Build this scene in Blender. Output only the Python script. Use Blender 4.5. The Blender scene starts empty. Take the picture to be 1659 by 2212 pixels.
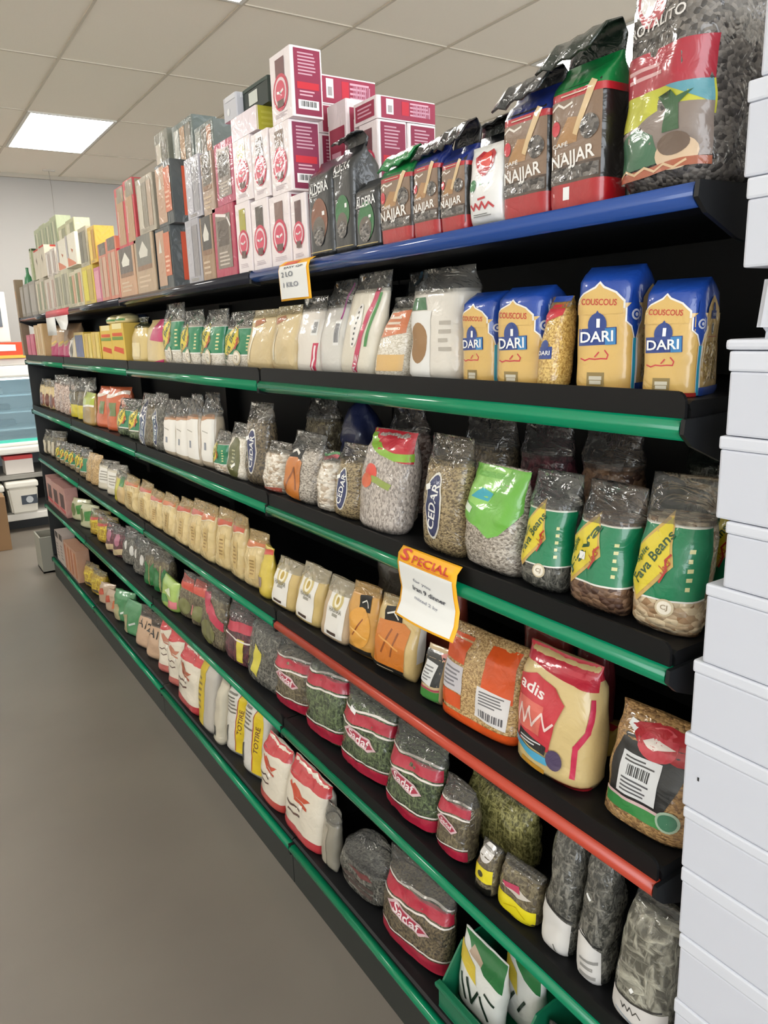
import bpy, bmesh, math, random
from mathutils import Vector, Matrix, noise
SC = bpy.context.scene
COL = SC.collection
D2R = math.pi / 180

# ------------------------------------------------------------------ camera
cam_data = bpy.data.cameras.new('camera')
cam = bpy.data.objects.new('camera', cam_data)
COL.objects.link(cam)
SC.camera = cam
cam_data.sensor_fit = 'VERTICAL'
cam_data.sensor_height = 24.0
cam_data.lens = 24.0 * 1647.2 / 2212
cam_data.clip_start = 0.02
YAW, PITCH, ROLL = 32.5355 * D2R, -13.3767 * D2R, -1.8098 * D2R
fwd = Vector((math.sin(YAW) * math.cos(PITCH), math.cos(YAW) * math.cos(PITCH), math.sin(PITCH)))
rgt = Vector((math.cos(YAW), -math.sin(YAW), 0))
upv = rgt.cross(fwd)
r2 = rgt * math.cos(ROLL) + upv * math.sin(ROLL)
u2 = -rgt * math.sin(ROLL) + upv * math.cos(ROLL)
cam.matrix_world = Matrix(((r2.x, u2.x, -fwd.x, 0.0), (r2.y, u2.y, -fwd.y, 0.0), (r2.z, u2.z, -fwd.z, 1.6), (0, 0, 0, 1)))

# ------------------------------------------------------------------ light and exposure
SC.view_settings.view_transform = 'Standard'
SC.view_settings.look = 'None'
SC.view_settings.exposure = 0.12
SC.view_settings.gamma = 1.0
SC.view_settings.use_curve_mapping = False
SC.cycles.use_denoising = True
SC.cycles.max_bounces = 8
SC.cycles.diffuse_bounces = 4
SC.cycles.glossy_bounces = 3
SC.cycles.transmission_bounces = 4
SC.cycles.transparent_max_bounces = 12
SC.cycles.sample_clamp_indirect = 4.0
SC.cycles.caustics_reflective = False
SC.cycles.caustics_refractive = False
PANEL_STRENGTH = 27.0
PANEL_COLOUR = (1.0, 0.965, 0.90)
world = bpy.data.worlds.new('world')
SC.world = world
world.use_nodes = True
world.node_tree.nodes['Background'].inputs[0].default_value = (0.9, 0.95, 1.0, 1)
world.node_tree.nodes['Background'].inputs[1].default_value = 5.4
pd = bpy.data.lights.new('window_portal', 'AREA')
pd.shape = 'RECTANGLE'
pd.size, pd.size_y = 8.4, 2.25
pd.cycles.is_portal = True
po = bpy.data.objects.new('window_portal', pd)
COL.objects.link(po)
po.location = (1.7, -2.5, 1.68)
po.rotation_euler = (90 * D2R, 0, 0)

# ------------------------------------------------------------------ materials
def lin(h):
    h = h.lstrip('#')
    out = []
    for i in (0, 2, 4):
        c = int(h[i:i + 2], 16) / 255
        out.append(c / 12.92 if c <= 0.04045 else ((c + 0.055) / 1.055) ** 2.4)
    return (*out, 1.0)

_MC = {}
def _new(name):
    m = bpy.data.materials.new(name)
    m.use_nodes = True
    return m, m.node_tree, m.node_tree.nodes, m.node_tree.nodes['Principled BSDF']

def film_bump(nt, strength, scale, dist=0.004):
    """crumpled wrapping film: soft folds as a bump"""
    N = nt.nodes
    tc = N.new('ShaderNodeTexCoord')
    n1 = N.new('ShaderNodeTexNoise')
    n1.inputs['Scale'].default_value = scale
    n1.inputs['Detail'].default_value = 3
    n1.inputs['Distortion'].default_value = 1.2
    b = N.new('ShaderNodeBump')
    b.inputs['Strength'].default_value = strength
    b.inputs['Distance'].default_value = dist
    nt.links.new(tc.outputs['Object'], n1.inputs['Vector'])
    nt.links.new(n1.outputs['Fac'], b.inputs['Height'])
    return b, tc

def plain(col, rough=0.5, coat=0.0, bump=0.0, bscale=40, metal=0.0, spec=0.5):
    key = ('p', col, rough, coat, bump, bscale, metal, spec)
    if key in _MC:
        return _MC[key]
    m, nt, N, B = _new('surface_' + col)
    B.inputs['Base Color'].default_value = lin(col)
    B.inputs['Roughness'].default_value = rough
    B.inputs['Coat Weight'].default_value = coat
    B.inputs['Coat Roughness'].default_value = 0.08
    B.inputs['Metallic'].default_value = metal
    B.inputs['Specular IOR Level'].default_value = spec
    if bump:
        b, tc = film_bump(nt, bump, bscale)
        nt.links.new(b.outputs[0], B.inputs['Normal'])
        nt.links.new(b.outputs[0], B.inputs['Coat Normal'])
    _MC[key] = m
    return m

GR = {  # contents: dark colour, light colour, cells per metre, stretch, relief
    'fava': ('9a7652', 'dcc7a4', 75, (1, 1, 1.6), 1.0),
    'brownbean': ('4a2f22', '8a6a50', 90, (1, 1, 1.5), 1.0),
    'coffeebean': ('35312f', '7c7670', 150, (1, 1, 1.3), 1.0),
    'whitebean': ('b09a80', 'efe6d6', 85, (1, 1, 1.8), 1.0),
    'pinkbean': ('8a6a5c', 'dcc4b4', 95, (1, 1, 1.6), 1.0),
    'redlentil': ('7a4a34', 'b4805c', 240, (1, 1, 1.2), .7),
    'bulgur': ('8e6c40', 'd2b27c', 330, (1, 1, 1.4), .6),
    'brownbulgur': ('7e5c38', 'bb935e', 200, (1, 1, 1.6), .8),
    'couscous': ('a8803a', 'e2c070', 420, (1, 1, 1), .5),
    'seed': ('5a4a32', 'a8946c', 260, (1, 1, 1.5), .8),
    'greyseed': ('746a5e', 'c8beb0', 230, (1, 1, 1.8), .7),
    'noodle': ('8a8078', 'c9beb4', 300, (1, 1, .6), .8),
    'lentil': ('3c342a', '77684e', 230, (1, 1, 1), .7),
    'herb': ('26331c', '788a5c', 170, (1, 1, .45), 1.0),
    'drybush': ('55521f', 'c9c27c', 170, (1, 1, .35), 1.0),
    'darkherb': ('34342e', '8c897e', 150, (1, 1, .5), 1.0),
    'bark': ('57554a', 'c4c1b0', 62, (1, 1, .8), 1.0),
    'brownherb': ('4c4230', '8c8060', 140, (1, 1, .6), .9),
    'rice': ('c4b8a2', 'efe8da', 300, (1, 1, 2.0), .5),
    'yellowpeel': ('a07c10', 'e6cf30', 60, (1, 1, .4), 1.0),
    'wine': ('3a1a22', '7a3a44', 120, (1, 1, 1), .8),
    'spread': ('cbb27c', 'd9c38e', 30, (1, 1, 1), .1),
}
LEAFY = ('herb', 'drybush', 'darkherb', 'bark', 'brownherb', 'wine', 'yellowpeel')
def leafy(kind):
    c1, c2, sc, st, relief = GR[kind]
    m, nt, N, B = _new('contents_' + kind)
    L = nt.links
    tc = N.new('ShaderNodeTexCoord')
    outs = []
    for i, (rot, str_) in enumerate((((.2, .5, .1), (1, 1, .28)), ((.9, -.4, .6), (.3, 1, 1)), ((0, .8, -.7), (1, .5, .45)))):
        mp = N.new('ShaderNodeMapping')
        mp.inputs['Scale'].default_value = tuple(sc * q for q in str_)
        mp.inputs['Rotation'].default_value = rot
        no = N.new('ShaderNodeTexNoise')
        no.inputs['Scale'].default_value = 1.0
        no.inputs['Detail'].default_value = 4
        no.inputs['Distortion'].default_value = .8
        L.new(tc.outputs['Object'], mp.inputs['Vector'])
        L.new(mp.outputs[0], no.inputs['Vector'])
        outs.append(no.outputs['Fac'])
    mx = outs[0]
    for o in outs[1:]:
        mm = N.new('ShaderNodeMath')
        mm.operation = 'MAXIMUM'
        L.new(mx, mm.inputs[0]); L.new(o, mm.inputs[1])
        mx = mm.outputs[0]
    ra = N.new('ShaderNodeValToRGB')
    ra.color_ramp.elements[0].color = lin(c1)
    ra.color_ramp.elements[0].position = .50
    ra.color_ramp.elements[1].color = lin(c2)
    ra.color_ramp.elements[1].position = .72
    L.new(mx, ra.inputs[0])
    L.new(ra.outputs[0], B.inputs['Base Color'])
    bp = N.new('ShaderNodeBump')
    bp.inputs['Strength'].default_value = relief
    bp.inputs['Distance'].default_value = 0.9 / sc
    L.new(mx, bp.inputs['Height'])
    L.new(bp.outputs[0], B.inputs['Normal'])
    fb, _ = film_bump(nt, 0.9, 24, 0.012)
    L.new(fb.outputs[0], B.inputs['Coat Normal'])
    B.inputs['Roughness'].default_value = 0.65
    B.inputs['Coat Weight'].default_value = 1.0
    B.inputs['Coat Roughness'].default_value = 0.04
    return m

def grain(kind):
    key = ('g', kind)
    if key in _MC:
        return _MC[key]
    if kind in LEAFY:
        _MC[key] = leafy(kind)
        return _MC[key]
    c1, c2, sc, st, relief = GR[kind]
    m, nt, N, B = _new('contents_' + kind)
    L = nt.links
    tc = N.new('ShaderNodeTexCoord')
    mp = N.new('ShaderNodeMapping')
    mp.inputs['Scale'].default_value = (sc * st[0], sc * st[1], sc * st[2])
    mp.inputs['Rotation'].default_value = (0.3, 0.5, 0.2)
    vo = N.new('ShaderNodeTexVoronoi')
    vo.inputs['Scale'].default_value = 1.0
    ra = N.new('ShaderNodeValToRGB')
    ra.color_ramp.elements[0].color = lin(c1)
    ra.color_ramp.elements[1].color = lin(c2)
    ra.color_ramp.elements[0].position = 0.1
    ra.color_ramp.elements[1].position = 0.8
    sep = N.new('ShaderNodeSeparateColor')
    wob = N.new('ShaderNodeTexNoise')
    wob.inputs['Scale'].default_value = sc * .55
    wob.inputs['Detail'].default_value = 3
    add = N.new('ShaderNodeVectorMath')
    add.operation = 'MULTIPLY_ADD'
    k = .35 / sc
    add.inputs[1].default_value = (k, k, k)
    L.new(tc.outputs['Object'], wob.inputs['Vector'])
    L.new(wob.outputs['Color'], add.inputs[0])
    L.new(tc.outputs['Object'], add.inputs[2])
    L.new(add.outputs[0], mp.inputs['Vector'])
    L.new(mp.outputs[0], vo.inputs['Vector'])
    L.new(vo.outputs['Color'], sep.inputs[0])
    L.new(sep.outputs[0], ra.inputs[0])
    L.new(ra.outputs[0], B.inputs['Base Color'])
    mr = N.new('ShaderNodeMath')
    mr.operation = 'SUBTRACT'
    mr.inputs[0].default_value = 1.0
    L.new(vo.outputs['Distance'], mr.inputs[1])
    bp = N.new('ShaderNodeBump')
    bp.inputs['Strength'].default_value = relief
    bp.inputs['Distance'].default_value = 0.35 / sc
    L.new(mr.outputs[0], bp.inputs['Height'])
    L.new(bp.outputs[0], B.inputs['Normal'])
    fb, _ = film_bump(nt, 0.9, 24, 0.012)
    L.new(fb.outputs[0], B.inputs['Coat Normal'])
    B.inputs['Roughness'].default_value = 0.6
    B.inputs['Coat Weight'].default_value = 1.0
    B.inputs['Coat Roughness'].default_value = 0.04
    _MC[key] = m
    return m

def film(tint='e8e8e4', body=0.07):
    key = ('f', tint, body)
    if key in _MC:
        return _MC[key]
    m, nt, N, B = _new('clear_film')
    L = nt.links
    N.remove(B)
    tr = N.new('ShaderNodeBsdfTransparent')
    gl = N.new('ShaderNodeBsdfGlossy')
    gl.inputs['Roughness'].default_value = 0.05
    df = N.new('ShaderNodeBsdfDiffuse')
    df.inputs['Color'].default_value = lin(tint)
    tr.inputs['Color'].default_value = (0.95, 0.95, 0.94, 1)
    fb, _ = film_bump(nt, 0.8, 15, 0.02)
    L.new(fb.outputs[0], gl.inputs['Normal'])
    lw = N.new('ShaderNodeFresnel')
    lw.inputs['IOR'].default_value = 1.5
    L.new(fb.outputs[0], lw.inputs['Normal'])
    m1 = N.new('ShaderNodeMixShader')
    m1.inputs[0].default_value = body
    m2 = N.new('ShaderNodeMixShader')
    L.new(tr.outputs[0], m1.inputs[1])
    L.new(df.outputs[0], m1.inputs[2])
    L.new(lw.outputs[0], m2.inputs[0])
    L.new(m1.outputs[0], m2.inputs[1])
    L.new(gl.outputs[0], m2.inputs[2])
    L.new(m2.outputs[0], N['Material Output'].inputs['Surface'])
    _MC[key] = m
    return m

def mat(s):
    """'c81e28' glossy printed film, 'k c81e28' paper or card, 'w c81e28' shiny overwrapped card, 'g fava' contents, 'x e8e8e4' clear film"""
    if s[:2] == 'k ':
        return plain(s[2:], 0.6)
    if s[:2] == 'w ':
        return plain(s[2:], 0.42, 0.28, 0.9, 22)
    if s[:2] == 'g ':
        return grain(s[2:])
    if s[:2] == 'x ':
        return film(s[2:])
    if s[:2] == 'X ':
        return film(s[2:], 0.4)
    return plain(s, 0.38, 0.7, 0.45, 30)

# ------------------------------------------------------------------ mesh helpers
def link(name, me, m=None, parent=None, smooth=False):
    o = bpy.data.objects.new(name, me)
    COL.objects.link(o)
    if m:
        me.materials.append(m)
    if parent:
        o.parent = parent
    if smooth:
        for p in me.polygons:
            p.use_smooth = True
    return o

def tag(o, label=None, cat=None, group=None, kind=None):
    if label: o['label'] = label
    if cat: o['category'] = cat
    if group: o['group'] = group
    if kind: o['kind'] = kind
    return o

def empty(name, loc, rz=0.0):
    o = bpy.data.objects.new(name, None)
    o.empty_display_size = 0.05
    COL.objects.link(o)
    o.location = loc
    o.rotation_euler = (0, 0, rz)
    return o

def box_mesh(boxes, bev=0.0):
    bm = bmesh.new()
    for x0, x1, y0, y1, z0, z1 in boxes:
        r = bmesh.ops.create_cube(bm, size=1.0)
        for v in r['verts']:
            v.co = Vector(((x0 + x1) / 2 + v.co.x * (x1 - x0), (y0 + y1) / 2 + v.co.y * (y1 - y0), (z0 + z1) / 2 + v.co.z * (z1 - z0)))
    if bev:
        bmesh.ops.bevel(bm, geom=bm.edges[:], offset=bev, segments=2, affect='EDGES', profile=0.6)
    me = bpy.data.meshes.new('mesh')
    bm.to_mesh(me)
    bm.free()
    return me

def box(name, x0, x1, y0, y1, z0, z1, m, parent=None, bev=0.0):
    return link(name, box_mesh([(x0, x1, y0, y1, z0, z1)], bev), m, parent)

def prism_y(name, prof, y0, y1, m, parent=None, smooth=False):
    """profile of (x, z) points swept along y"""
    n = len(prof)
    vs = [(x, y0, z) for x, z in prof] + [(x, y1, z) for x, z in prof]
    fs = [(i, (i + 1) % n, n + (i + 1) % n, n + i) for i in range(n)] + [tuple(range(n))[::-1], tuple(range(n, 2 * n))]
    me = bpy.data.meshes.new('mesh')
    me.from_pydata(vs, [], fs)
    bm = bmesh.new(); bm.from_mesh(me); bmesh.ops.recalc_face_normals(bm, faces=bm.faces); bm.to_mesh(me); bm.free()
    o = link(name, me, m, parent)
    if smooth:
        for p in me.polygons:
            p.use_smooth = len(p.vertices) == 4
    return o

def lathe(name, prof, m, parent=None, seg=20, sx=1.0, sy=1.0, loc=(0, 0, 0)):
    vs, fs = [], []
    n = len(prof)
    for i in range(seg):
        a = 2 * math.pi * i / seg
        for r, z in prof:
            vs.append((loc[0] + r * math.cos(a) * sx, loc[1] + r * math.sin(a) * sy, loc[2] + z))
    for i in range(seg):
        j = (i + 1) % seg
        for k in range(n - 1):
            fs.append((i * n + k, j * n + k, j * n + k + 1, i * n + k + 1))
    fs.append(tuple(i * n for i in range(seg))[::-1])
    fs.append(tuple(i * n + n - 1 for i in range(seg)))
    me = bpy.data.meshes.new('mesh')
    me.from_pydata(vs, [], fs)
    return link(name, me, m, parent, True)

# ------------------------------------------------------------------ wrapped goods: every pack is a skin round a swollen prism
PROF = {
    'pillow': [(0, .90, .5), (.06, 1, .85), (.2, 1, 1), (.55, .98, 1), (.75, .95, .75), (.88, .96, .35), (.95, 1, .08), (1, 1, .04)],
    'full': [(0, .92, .72), (.05, 1, .95), (.5, 1, 1), (.8, .97, .85), (.92, .93, .4), (.97, .95, .1), (1, .96, .04)],
    'brick': [(0, .985, .96), (.03, 1, 1), (.8, 1, 1), (.88, 1, .7), (.95, 1, .2), (1, 1, .06)],
    'slump': [(0, .9, .8), (.08, 1.02, 1), (.35, 1, .95), (.6, .9, .75), (.8, .8, .45), (.93, .85, .1), (1, .9, .05)],
    'tied': [(0, .8, .8), (.1, 1, 1), (.55, 1, 1), (.8, .72, .7), (.9, .25, .25), (1, .5, .3)],
    'flat': [(0, 1, .3), (.1, 1, .8), (.4, 1, 1), (.8, 1, .6), (.95, 1, .1), (1, 1, .05)],
    'lump': [(0, .75, .7), (.12, .95, .95), (.4, 1, 1), (.7, .9, .88), (.9, .6, .6), (1, .3, .25)],
    'carton': [(0, .97, .9), (.04, 1, 1), (.86, 1, .96), (.94, .97, .62), (1, .93, .1)],
    'box': [(0, 1, 1), (1, 1, 1)],
}
class Skin:
    def __init__(s, w, h, d, n=2.8, prof='pillow', seed=0, wr=0.002, lean=0.0, skew=0.0):
        s.w, s.h, s.d, s.prof, s.seed, s.wr, s.lean, s.skew = w, h, d, PROF[prof], seed, wr, lean, skew
        pts = []
        if n is None:
            r = 0.0025
            a, b = w / 2, d / 2
            q = [(0, -b), (a - r, -b), (a, -b + r), (a, b - r), (a - r, b), (0, b)]
            pts = q + [(-x, y) for x, y in q[-2:0:-1]] + [(0, -b)]
            s.keys = True
        else:
            K = 120
            for i in range(K + 1):
                th = 2 * math.pi * i / K
                sn, cs = math.sin(th), math.cos(th)
                pts.append((math.copysign(abs(sn) ** (2 / n), sn) * w / 2, -math.copysign(abs(cs) ** (2 / n), cs) * d / 2))
            s.keys = False
        s.pts = pts
        s.cum = [0.0]
        for p, q in zip(pts, pts[1:]):
            s.cum.append(s.cum[-1] + math.hypot(q[0] - p[0], q[1] - p[1]))
        s.P = s.cum[-1]
    def ring(s):
        if s.keys:
            return s.cum[:-1]
        k = 30
        return [s.P * i / k for i in range(k)]
    def at(s, a):
        a %= s.P
        lo, hi = 0, len(s.cum) - 1
        while hi - lo > 1:
            m = (lo + hi) // 2
            if s.cum[m] <= a: lo = m
            else: hi = m
        L = s.cum[hi] - s.cum[lo] or 1e-9
        f = (a - s.cum[lo]) / L
        p, q = s.pts[lo], s.pts[hi]
        nx, ny = (q[1] - p[1]) / L, -(q[0] - p[0]) / L
        return p[0] + (q[0] - p[0]) * f, p[1] + (q[1] - p[1]) * f, nx, ny
    def fac(s, t):
        P = s.prof
        t = min(max(t, 0), 1)
        for (a, w0, d0), (b, w1, d1) in zip(P, P[1:]):
            if t <= b:
                f = (t - a) / (b - a)
                f = f * f * (3 - 2 * f)
                return w0 + (w1 - w0) * f, d0 + (d1 - d0) * f
        return P[-1][1:]
    def pt(s, a, z, off=0.0):
        x, y, nx, ny = s.at(a)
        fw, fd = s.fac(z / s.h)
        if s.wr:
            q = Vector((x * 16 + s.seed * 7.1, z * 16, y * 16 + s.seed * 3.3))
            v = noise.noise(q) + 0.6 * noise.noise(q * 2.3)
            off += v * s.wr * (0.25 + min(1, 4 * z / s.h))
        return Vector((x * fw + nx * off + s.skew * z, s.d / 2 + y * fd + ny * off + s.lean * z, z))
    def shell(s, t0, t1, off, cap0, cap1, rows=None):
        R = s.ring()
        n = len(R)
        if s.keys: ts = [t0, t1]
        else:
            rows = rows or max(6, int(16 * (t1 - t0)))
            ts = [t0 + (t1 - t0) * i / rows for i in range(rows + 1)]
        vs = [s.pt(a, t * s.h, off) for t in ts for a in R]
        fs = [(j * n + i, j * n + (i + 1) % n, (j + 1) * n + (i + 1) % n, (j + 1) * n + i) for j in range(len(ts) - 1) for i in range(n)]
        if cap0: fs.append(tuple(range(n))[::-1])
        if cap1:
            b = (len(ts) - 1) * n
            fs.append(tuple(range(b, b + n)))
        me = bpy.data.meshes.new('mesh')
        me.from_pydata([tuple(v) for v in vs], [], fs)
        if not s.keys:
            for p in me.polygons: p.use_smooth = len(p.vertices) == 4
        return me

_TXT = {}
def text_mesh(string):
    """lettering as a flat unit-size outline, centred; returns (verts, faces)"""
    if string not in _TXT:
        cu = bpy.data.curves.new('t', 'FONT')
        cu.body = string
        cu.resolution_u = 3
        cu.offset = 0.018
        ob = bpy.data.objects.new('t', cu)
        me = bpy.data.meshes.new_from_object(ob)
        xs = [v.co.x for v in me.vertices] or [0, 1]
        ys = [v.co.y for v in me.vertices] or [0, 1]
        cx, cy, W, H = (min(xs) + max(xs)) / 2, (min(ys) + max(ys)) / 2, max(xs) - min(xs) or 1, max(ys) - min(ys) or 1
        _TXT[string] = ([((v.co.x - cx) / W, (v.co.y - cy) / H) for v in me.vertices], [tuple(p.vertices) for p in me.polygons])
        bpy.data.meshes.remove(me)
        bpy.data.objects.remove(ob)
        bpy.data.curves.remove(cu)
    return _TXT[string]

def poly_cut(polys, step, bound):
    """flat polygons cut on a grid so they can follow a curved skin"""
    bm = bmesh.new()
    for pts in polys:
        try:
            bm.faces.new([bm.verts.new((x, y, 0)) for x, y in pts])
        except ValueError:
            pass
    bmesh.ops.triangulate(bm, faces=bm.faces[:])
    x0, x1, y0, y1 = bound
    for ax, lo, hi in ((0, x0, x1), (1, y0, y1)):
        k = int((hi - lo) / step)
        for i in range(1, k + 1):
            c = lo + (hi - lo) * i / (k + 1)
            co = (c, 0, 0) if ax == 0 else (0, c, 0)
            no = (1, 0, 0) if ax == 0 else (0, 1, 0)
            bmesh.ops.bisect_plane(bm, geom=bm.verts[:] + bm.edges[:] + bm.faces[:], plane_co=co, plane_no=no, dist=1e-6)
    bm.verts.index_update()
    vs = [(v.co.x, v.co.y) for v in bm.verts]
    fs = [tuple(v.index for v in f.verts) for f in bm.faces]
    bm.free()
    return vs, fs

def decal(S, d, k, root, step):
    """one printed patch, label or line of lettering lying on the skin S; u in widths from the front's middle, v in heights"""
    kind, m = d[0], mat(d[1])
    w, h = S.w, S.h
    name = 'printed_label'
    if kind == 'band':          # band, mat, v0, v1, (u0, u1)
        u0, u1 = d[4] if len(d) > 4 else (-.5, .5)
        P = [[(u0 * w, d[2] * h), (u1 * w, d[2] * h), (u1 * w, d[3] * h), (u0 * w, d[3] * h)]]
        name = 'colour_band'
    elif kind == 'rect':        # rect, mat, u, v, wu, hv, rot
        a = (d[6] if len(d) > 6 else 0) * D2R
        P = [[(d[2] * w + x * math.cos(a) - y * math.sin(a), d[3] * h + x * math.sin(a) + y * math.cos(a))
              for x, y in ((-d[4] * w / 2, -d[5] * h / 2), (d[4] * w / 2, -d[5] * h / 2), (d[4] * w / 2, d[5] * h / 2), (-d[4] * w / 2, d[5] * h / 2))]]
    elif kind == 'el':          # el, mat, u, v, ru (widths), rv (widths)
        P = [[((d[2] + d[4] * math.cos(i * math.pi / 10)) * w, d[3] * h + d[5] * w * math.sin(i * math.pi / 10)) for i in range(20)]]
        name = 'round_label'
    elif kind == 'poly':        # poly, mat, points
        P = [[(u * w, v * h) for u, v in d[2]]]
    elif kind == 'wave':        # wave, mat, v, thickness, amplitude, (u0, u1)
        u0, u1 = d[5] if len(d) > 5 else (-.5, .5)
        P = []
        for i in range(10):
            a, b = u0 + (u1 - u0) * i / 10, u0 + (u1 - u0) * (i + 1) / 10
            fa, fb = d[2] + d[4] * math.sin(a * 5), d[2] + d[4] * math.sin(b * 5)
            P.append([(a * w, (fa - d[3] / 2) * h), (b * w, (fb - d[3] / 2) * h), (b * w, (fb + d[3] / 2) * h), (a * w, (fa + d[3] / 2) * h)])
        name = 'colour_band'
    elif kind == 'line':        # line, mat, points, thickness (widths)
        P = []
        q = [(u * w, v * h) for u, v in d[2]]
        for (a, b), (c, e) in zip(q, q[1:]):
            L = math.hypot(c - a, e - b) or 1e-6
            nx, ny = -(e - b) / L * d[3] * w / 2, (c - a) / L * d[3] * w / 2
            ex, ey = (c - a) / L * d[3] * w / 3, (e - b) / L * d[3] * w / 3
            P.append([(a + nx - ex, b + ny - ey), (a - nx - ex, b - ny - ey), (c - nx + ex, e - ny + ey), (c + nx + ex, e + ny + ey)])
        name = 'printed_drawing'
    if kind == 'txt':           # txt, mat, string, u, v, width, height (both in widths), rot
        vs, fs = text_mesh(d[2])
        a = (d[7] if len(d) > 7 else 0) * D2R
        ca, sa = math.cos(a), math.sin(a)
        W, H = d[5] * w, d[6] * w
        vs = [(d[3] * w + x * W * ca - y * H * sa, d[4] * h + x * W * sa + y * H * ca) for x, y in vs]
        name = 'lettering'
    elif kind == 'lines':       # lines of small print: lines, mat, u, v, wu, hv, count
        P = []
        c = d[6]
        rr = random.Random(int(1000 * (w + h + d[3])))
        for i in range(c):
            v = d[3] + d[5] * (0.5 - (i + .5) / c)
            a, b = d[2] - d[4] / 2, d[2] + d[4] / 2 - rr.random() * d[4] * .35
            t = d[5] / c * .22
            P.append([(a * w, (v - t) * h), (b * w, (v - t) * h), (b * w, (v + t) * h), (a * w, (v + t) * h)])
        name = 'small_print'
    elif kind == 'bars':        # bars, mat, u, v, wu, hv
        P = []
        for i in range(12):
            a = d[2] + d[4] * (i / 12 - .5)
            b = a + d[4] / 12 * (0.35 + 0.4 * ((i * 7) % 3) / 2)
            P.append([(a * w, (d[3] - d[5] / 2) * h), (b * w, (d[3] - d[5] / 2) * h), (b * w, (d[3] + d[5] / 2) * h), (a * w, (d[3] + d[5] / 2) * h)])
        name = 'barcode'
    if kind != 'txt':
        xs = [p[0] for q in P for p in q]
        ys = [p[1] for q in P for p in q]
        if S.keys: # flat faces: cut only at the pack's edges
            vs, fs = poly_cut(P, max(0.02, w / 4), (min(xs), max(xs), min(ys), max(ys)))
        else:
            vs, fs = poly_cut(P, step, (min(xs), max(xs), min(ys), max(ys)))
    # each print lies just above those it covers
    if vs:
        bx = (min(p[0] for p in vs), max(p[0] for p in vs), min(p[1] for p in vs), max(p[1] for p in vs))
        if not hasattr(S, 'layers'): S.layers = []
        lev = 1 + max([l for b0, l in S.layers if b0[0] < bx[1] and b0[1] > bx[0] and b0[2] < bx[3] and b0[3] > bx[2]], default=-1)
        S.layers.append((bx, lev))
    else: lev = 0
    off = 0.0009 + 0.0004 * lev
    me = bpy.data.meshes.new('mesh')
    me.from_pydata([tuple(S.pt(x, min(max(y, 0.0), h), off + (0 if S.keys else .006 * max(0.0, y / h - .78)))) for x, y in vs], [], fs)
    if not S.keys:
        for p in me.polygons: p.use_smooth = True
    return link(d[-1][1:] if isinstance(d[-1], str) and d[-1][:1] == '@' else name, me, m, root)

def put(name, y, z, w, h, d, body, label, cat, x=0.812, n=2.8, prof='pillow', yaw=0, lean=0.0, skew=0.0, wr=0.002,
        top=None, tmat='x e8e8e4', dec=(), group=None, extra=None, seed=None, cut=0.009, bname=None):
    """one pack on a shelf: an Empty at the middle of its front foot, facing the aisle, with its skin and printed parts as children"""
    seed = seed if seed is not None else (int(y * 1000) + int(z * 77)) % 97
    root = tag(empty(name, (x, y, z), (-90 + yaw) * D2R), label, cat, group)
    S = Skin(w, h, d, n, prof, seed, wr, lean, skew)
    bname = bname or ('carton' if n is None else 'filled_bag')
    t1 = top or 1.0
    link(bname, S.shell(0.0, t1, 0.0, True, True), mat(body), root)
    if top:
        link('clear_top', S.shell(top - .03, 1.0, 0.0022, False, True, 8), mat(tmat), root)
    boxes = []
    for k, q in enumerate(dec):
        par = root
        if q[0] in ('txt', 'lines', 'bars', 'line'):
            if q[0] == 'txt': u, v = q[3], q[4]
            elif q[0] == 'line': u, v = q[2][0]
            else: u, v = q[2], q[3]
            for a, b0, e, f, o in reversed(boxes):
                if a <= u <= b0 and e <= v <= f:
                    par = o
                    break
        o = decal(S, q, k, par, cut)
        if q[0] == 'rect': boxes.append((q[2] - q[4] / 2, q[2] + q[4] / 2, q[3] - q[5] / 2, q[3] + q[5] / 2, o))
        elif q[0] == 'el': boxes.append((q[2] - q[4], q[2] + q[4], q[3] - q[5] * w / h, q[3] + q[5] * w / h, o))
        elif q[0] == 'poly': boxes.append((min(p[0] for p in q[2]), max(p[0] for p in q[2]), min(p[1] for p in q[2]), max(p[1] for p in q[2]), o))
    if extra:
        extra(root, S)
    return root

# ------------------------------------------------------------------ the room
def floor_material():
    m, nt, N, B = _new('vinyl_floor')
    L = nt.links
    tc = N.new('ShaderNodeTexCoord')
    n = N.new('ShaderNodeTexNoise'); n.inputs['Scale'].default_value = 1.6; n.inputs['Detail'].default_value = 8
    r = N.new('ShaderNodeValToRGB')
    r.color_ramp.elements[0].color = lin('6e675f'); r.color_ramp.elements[0].position = .3
    r.color_ramp.elements[1].color = lin('787168'); r.color_ramp.elements[1].position = .7
    L.new(tc.outputs['Object'], n.inputs['Vector']); L.new(n.outputs['Fac'], r.inputs[0])
    L.new(r.outputs[0], B.inputs['Base Color'])
    B.inputs['Roughness'].default_value = 0.36
    return m
def ceiling_material():
    m, nt, N, B = _new('ceiling_tile')
    L = nt.links
    tc = N.new('ShaderNodeTexCoord')
    n = N.new('ShaderNodeTexNoise'); n.inputs['Scale'].default_value = 90; n.inputs['Detail'].default_value = 4
    r = N.new('ShaderNodeValToRGB')
    r.color_ramp.elements[0].color = lin('f6eedf'); r.color_ramp.elements[1].color = lin('faf3e6')
    L.new(tc.outputs['Object'], n.inputs['Vector']); L.new(n.outputs['Fac'], r.inputs[0]); L.new(r.outputs[0], B.inputs['Base Color'])
    B.inputs['Roughness'].default_value = .9
    return m
WALL = plain('f2efe8', .8)
CEIL_Z = 3.1
def struct(name, x0, x1, y0, y1, z0, z1, m):
    return tag(box(name, x0, x1, y0, y1, z0, z1, m), kind='structure')
struct('floor', -2.6, 6.0, -2.5, 8.1, -.1, 0, floor_material())
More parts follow.
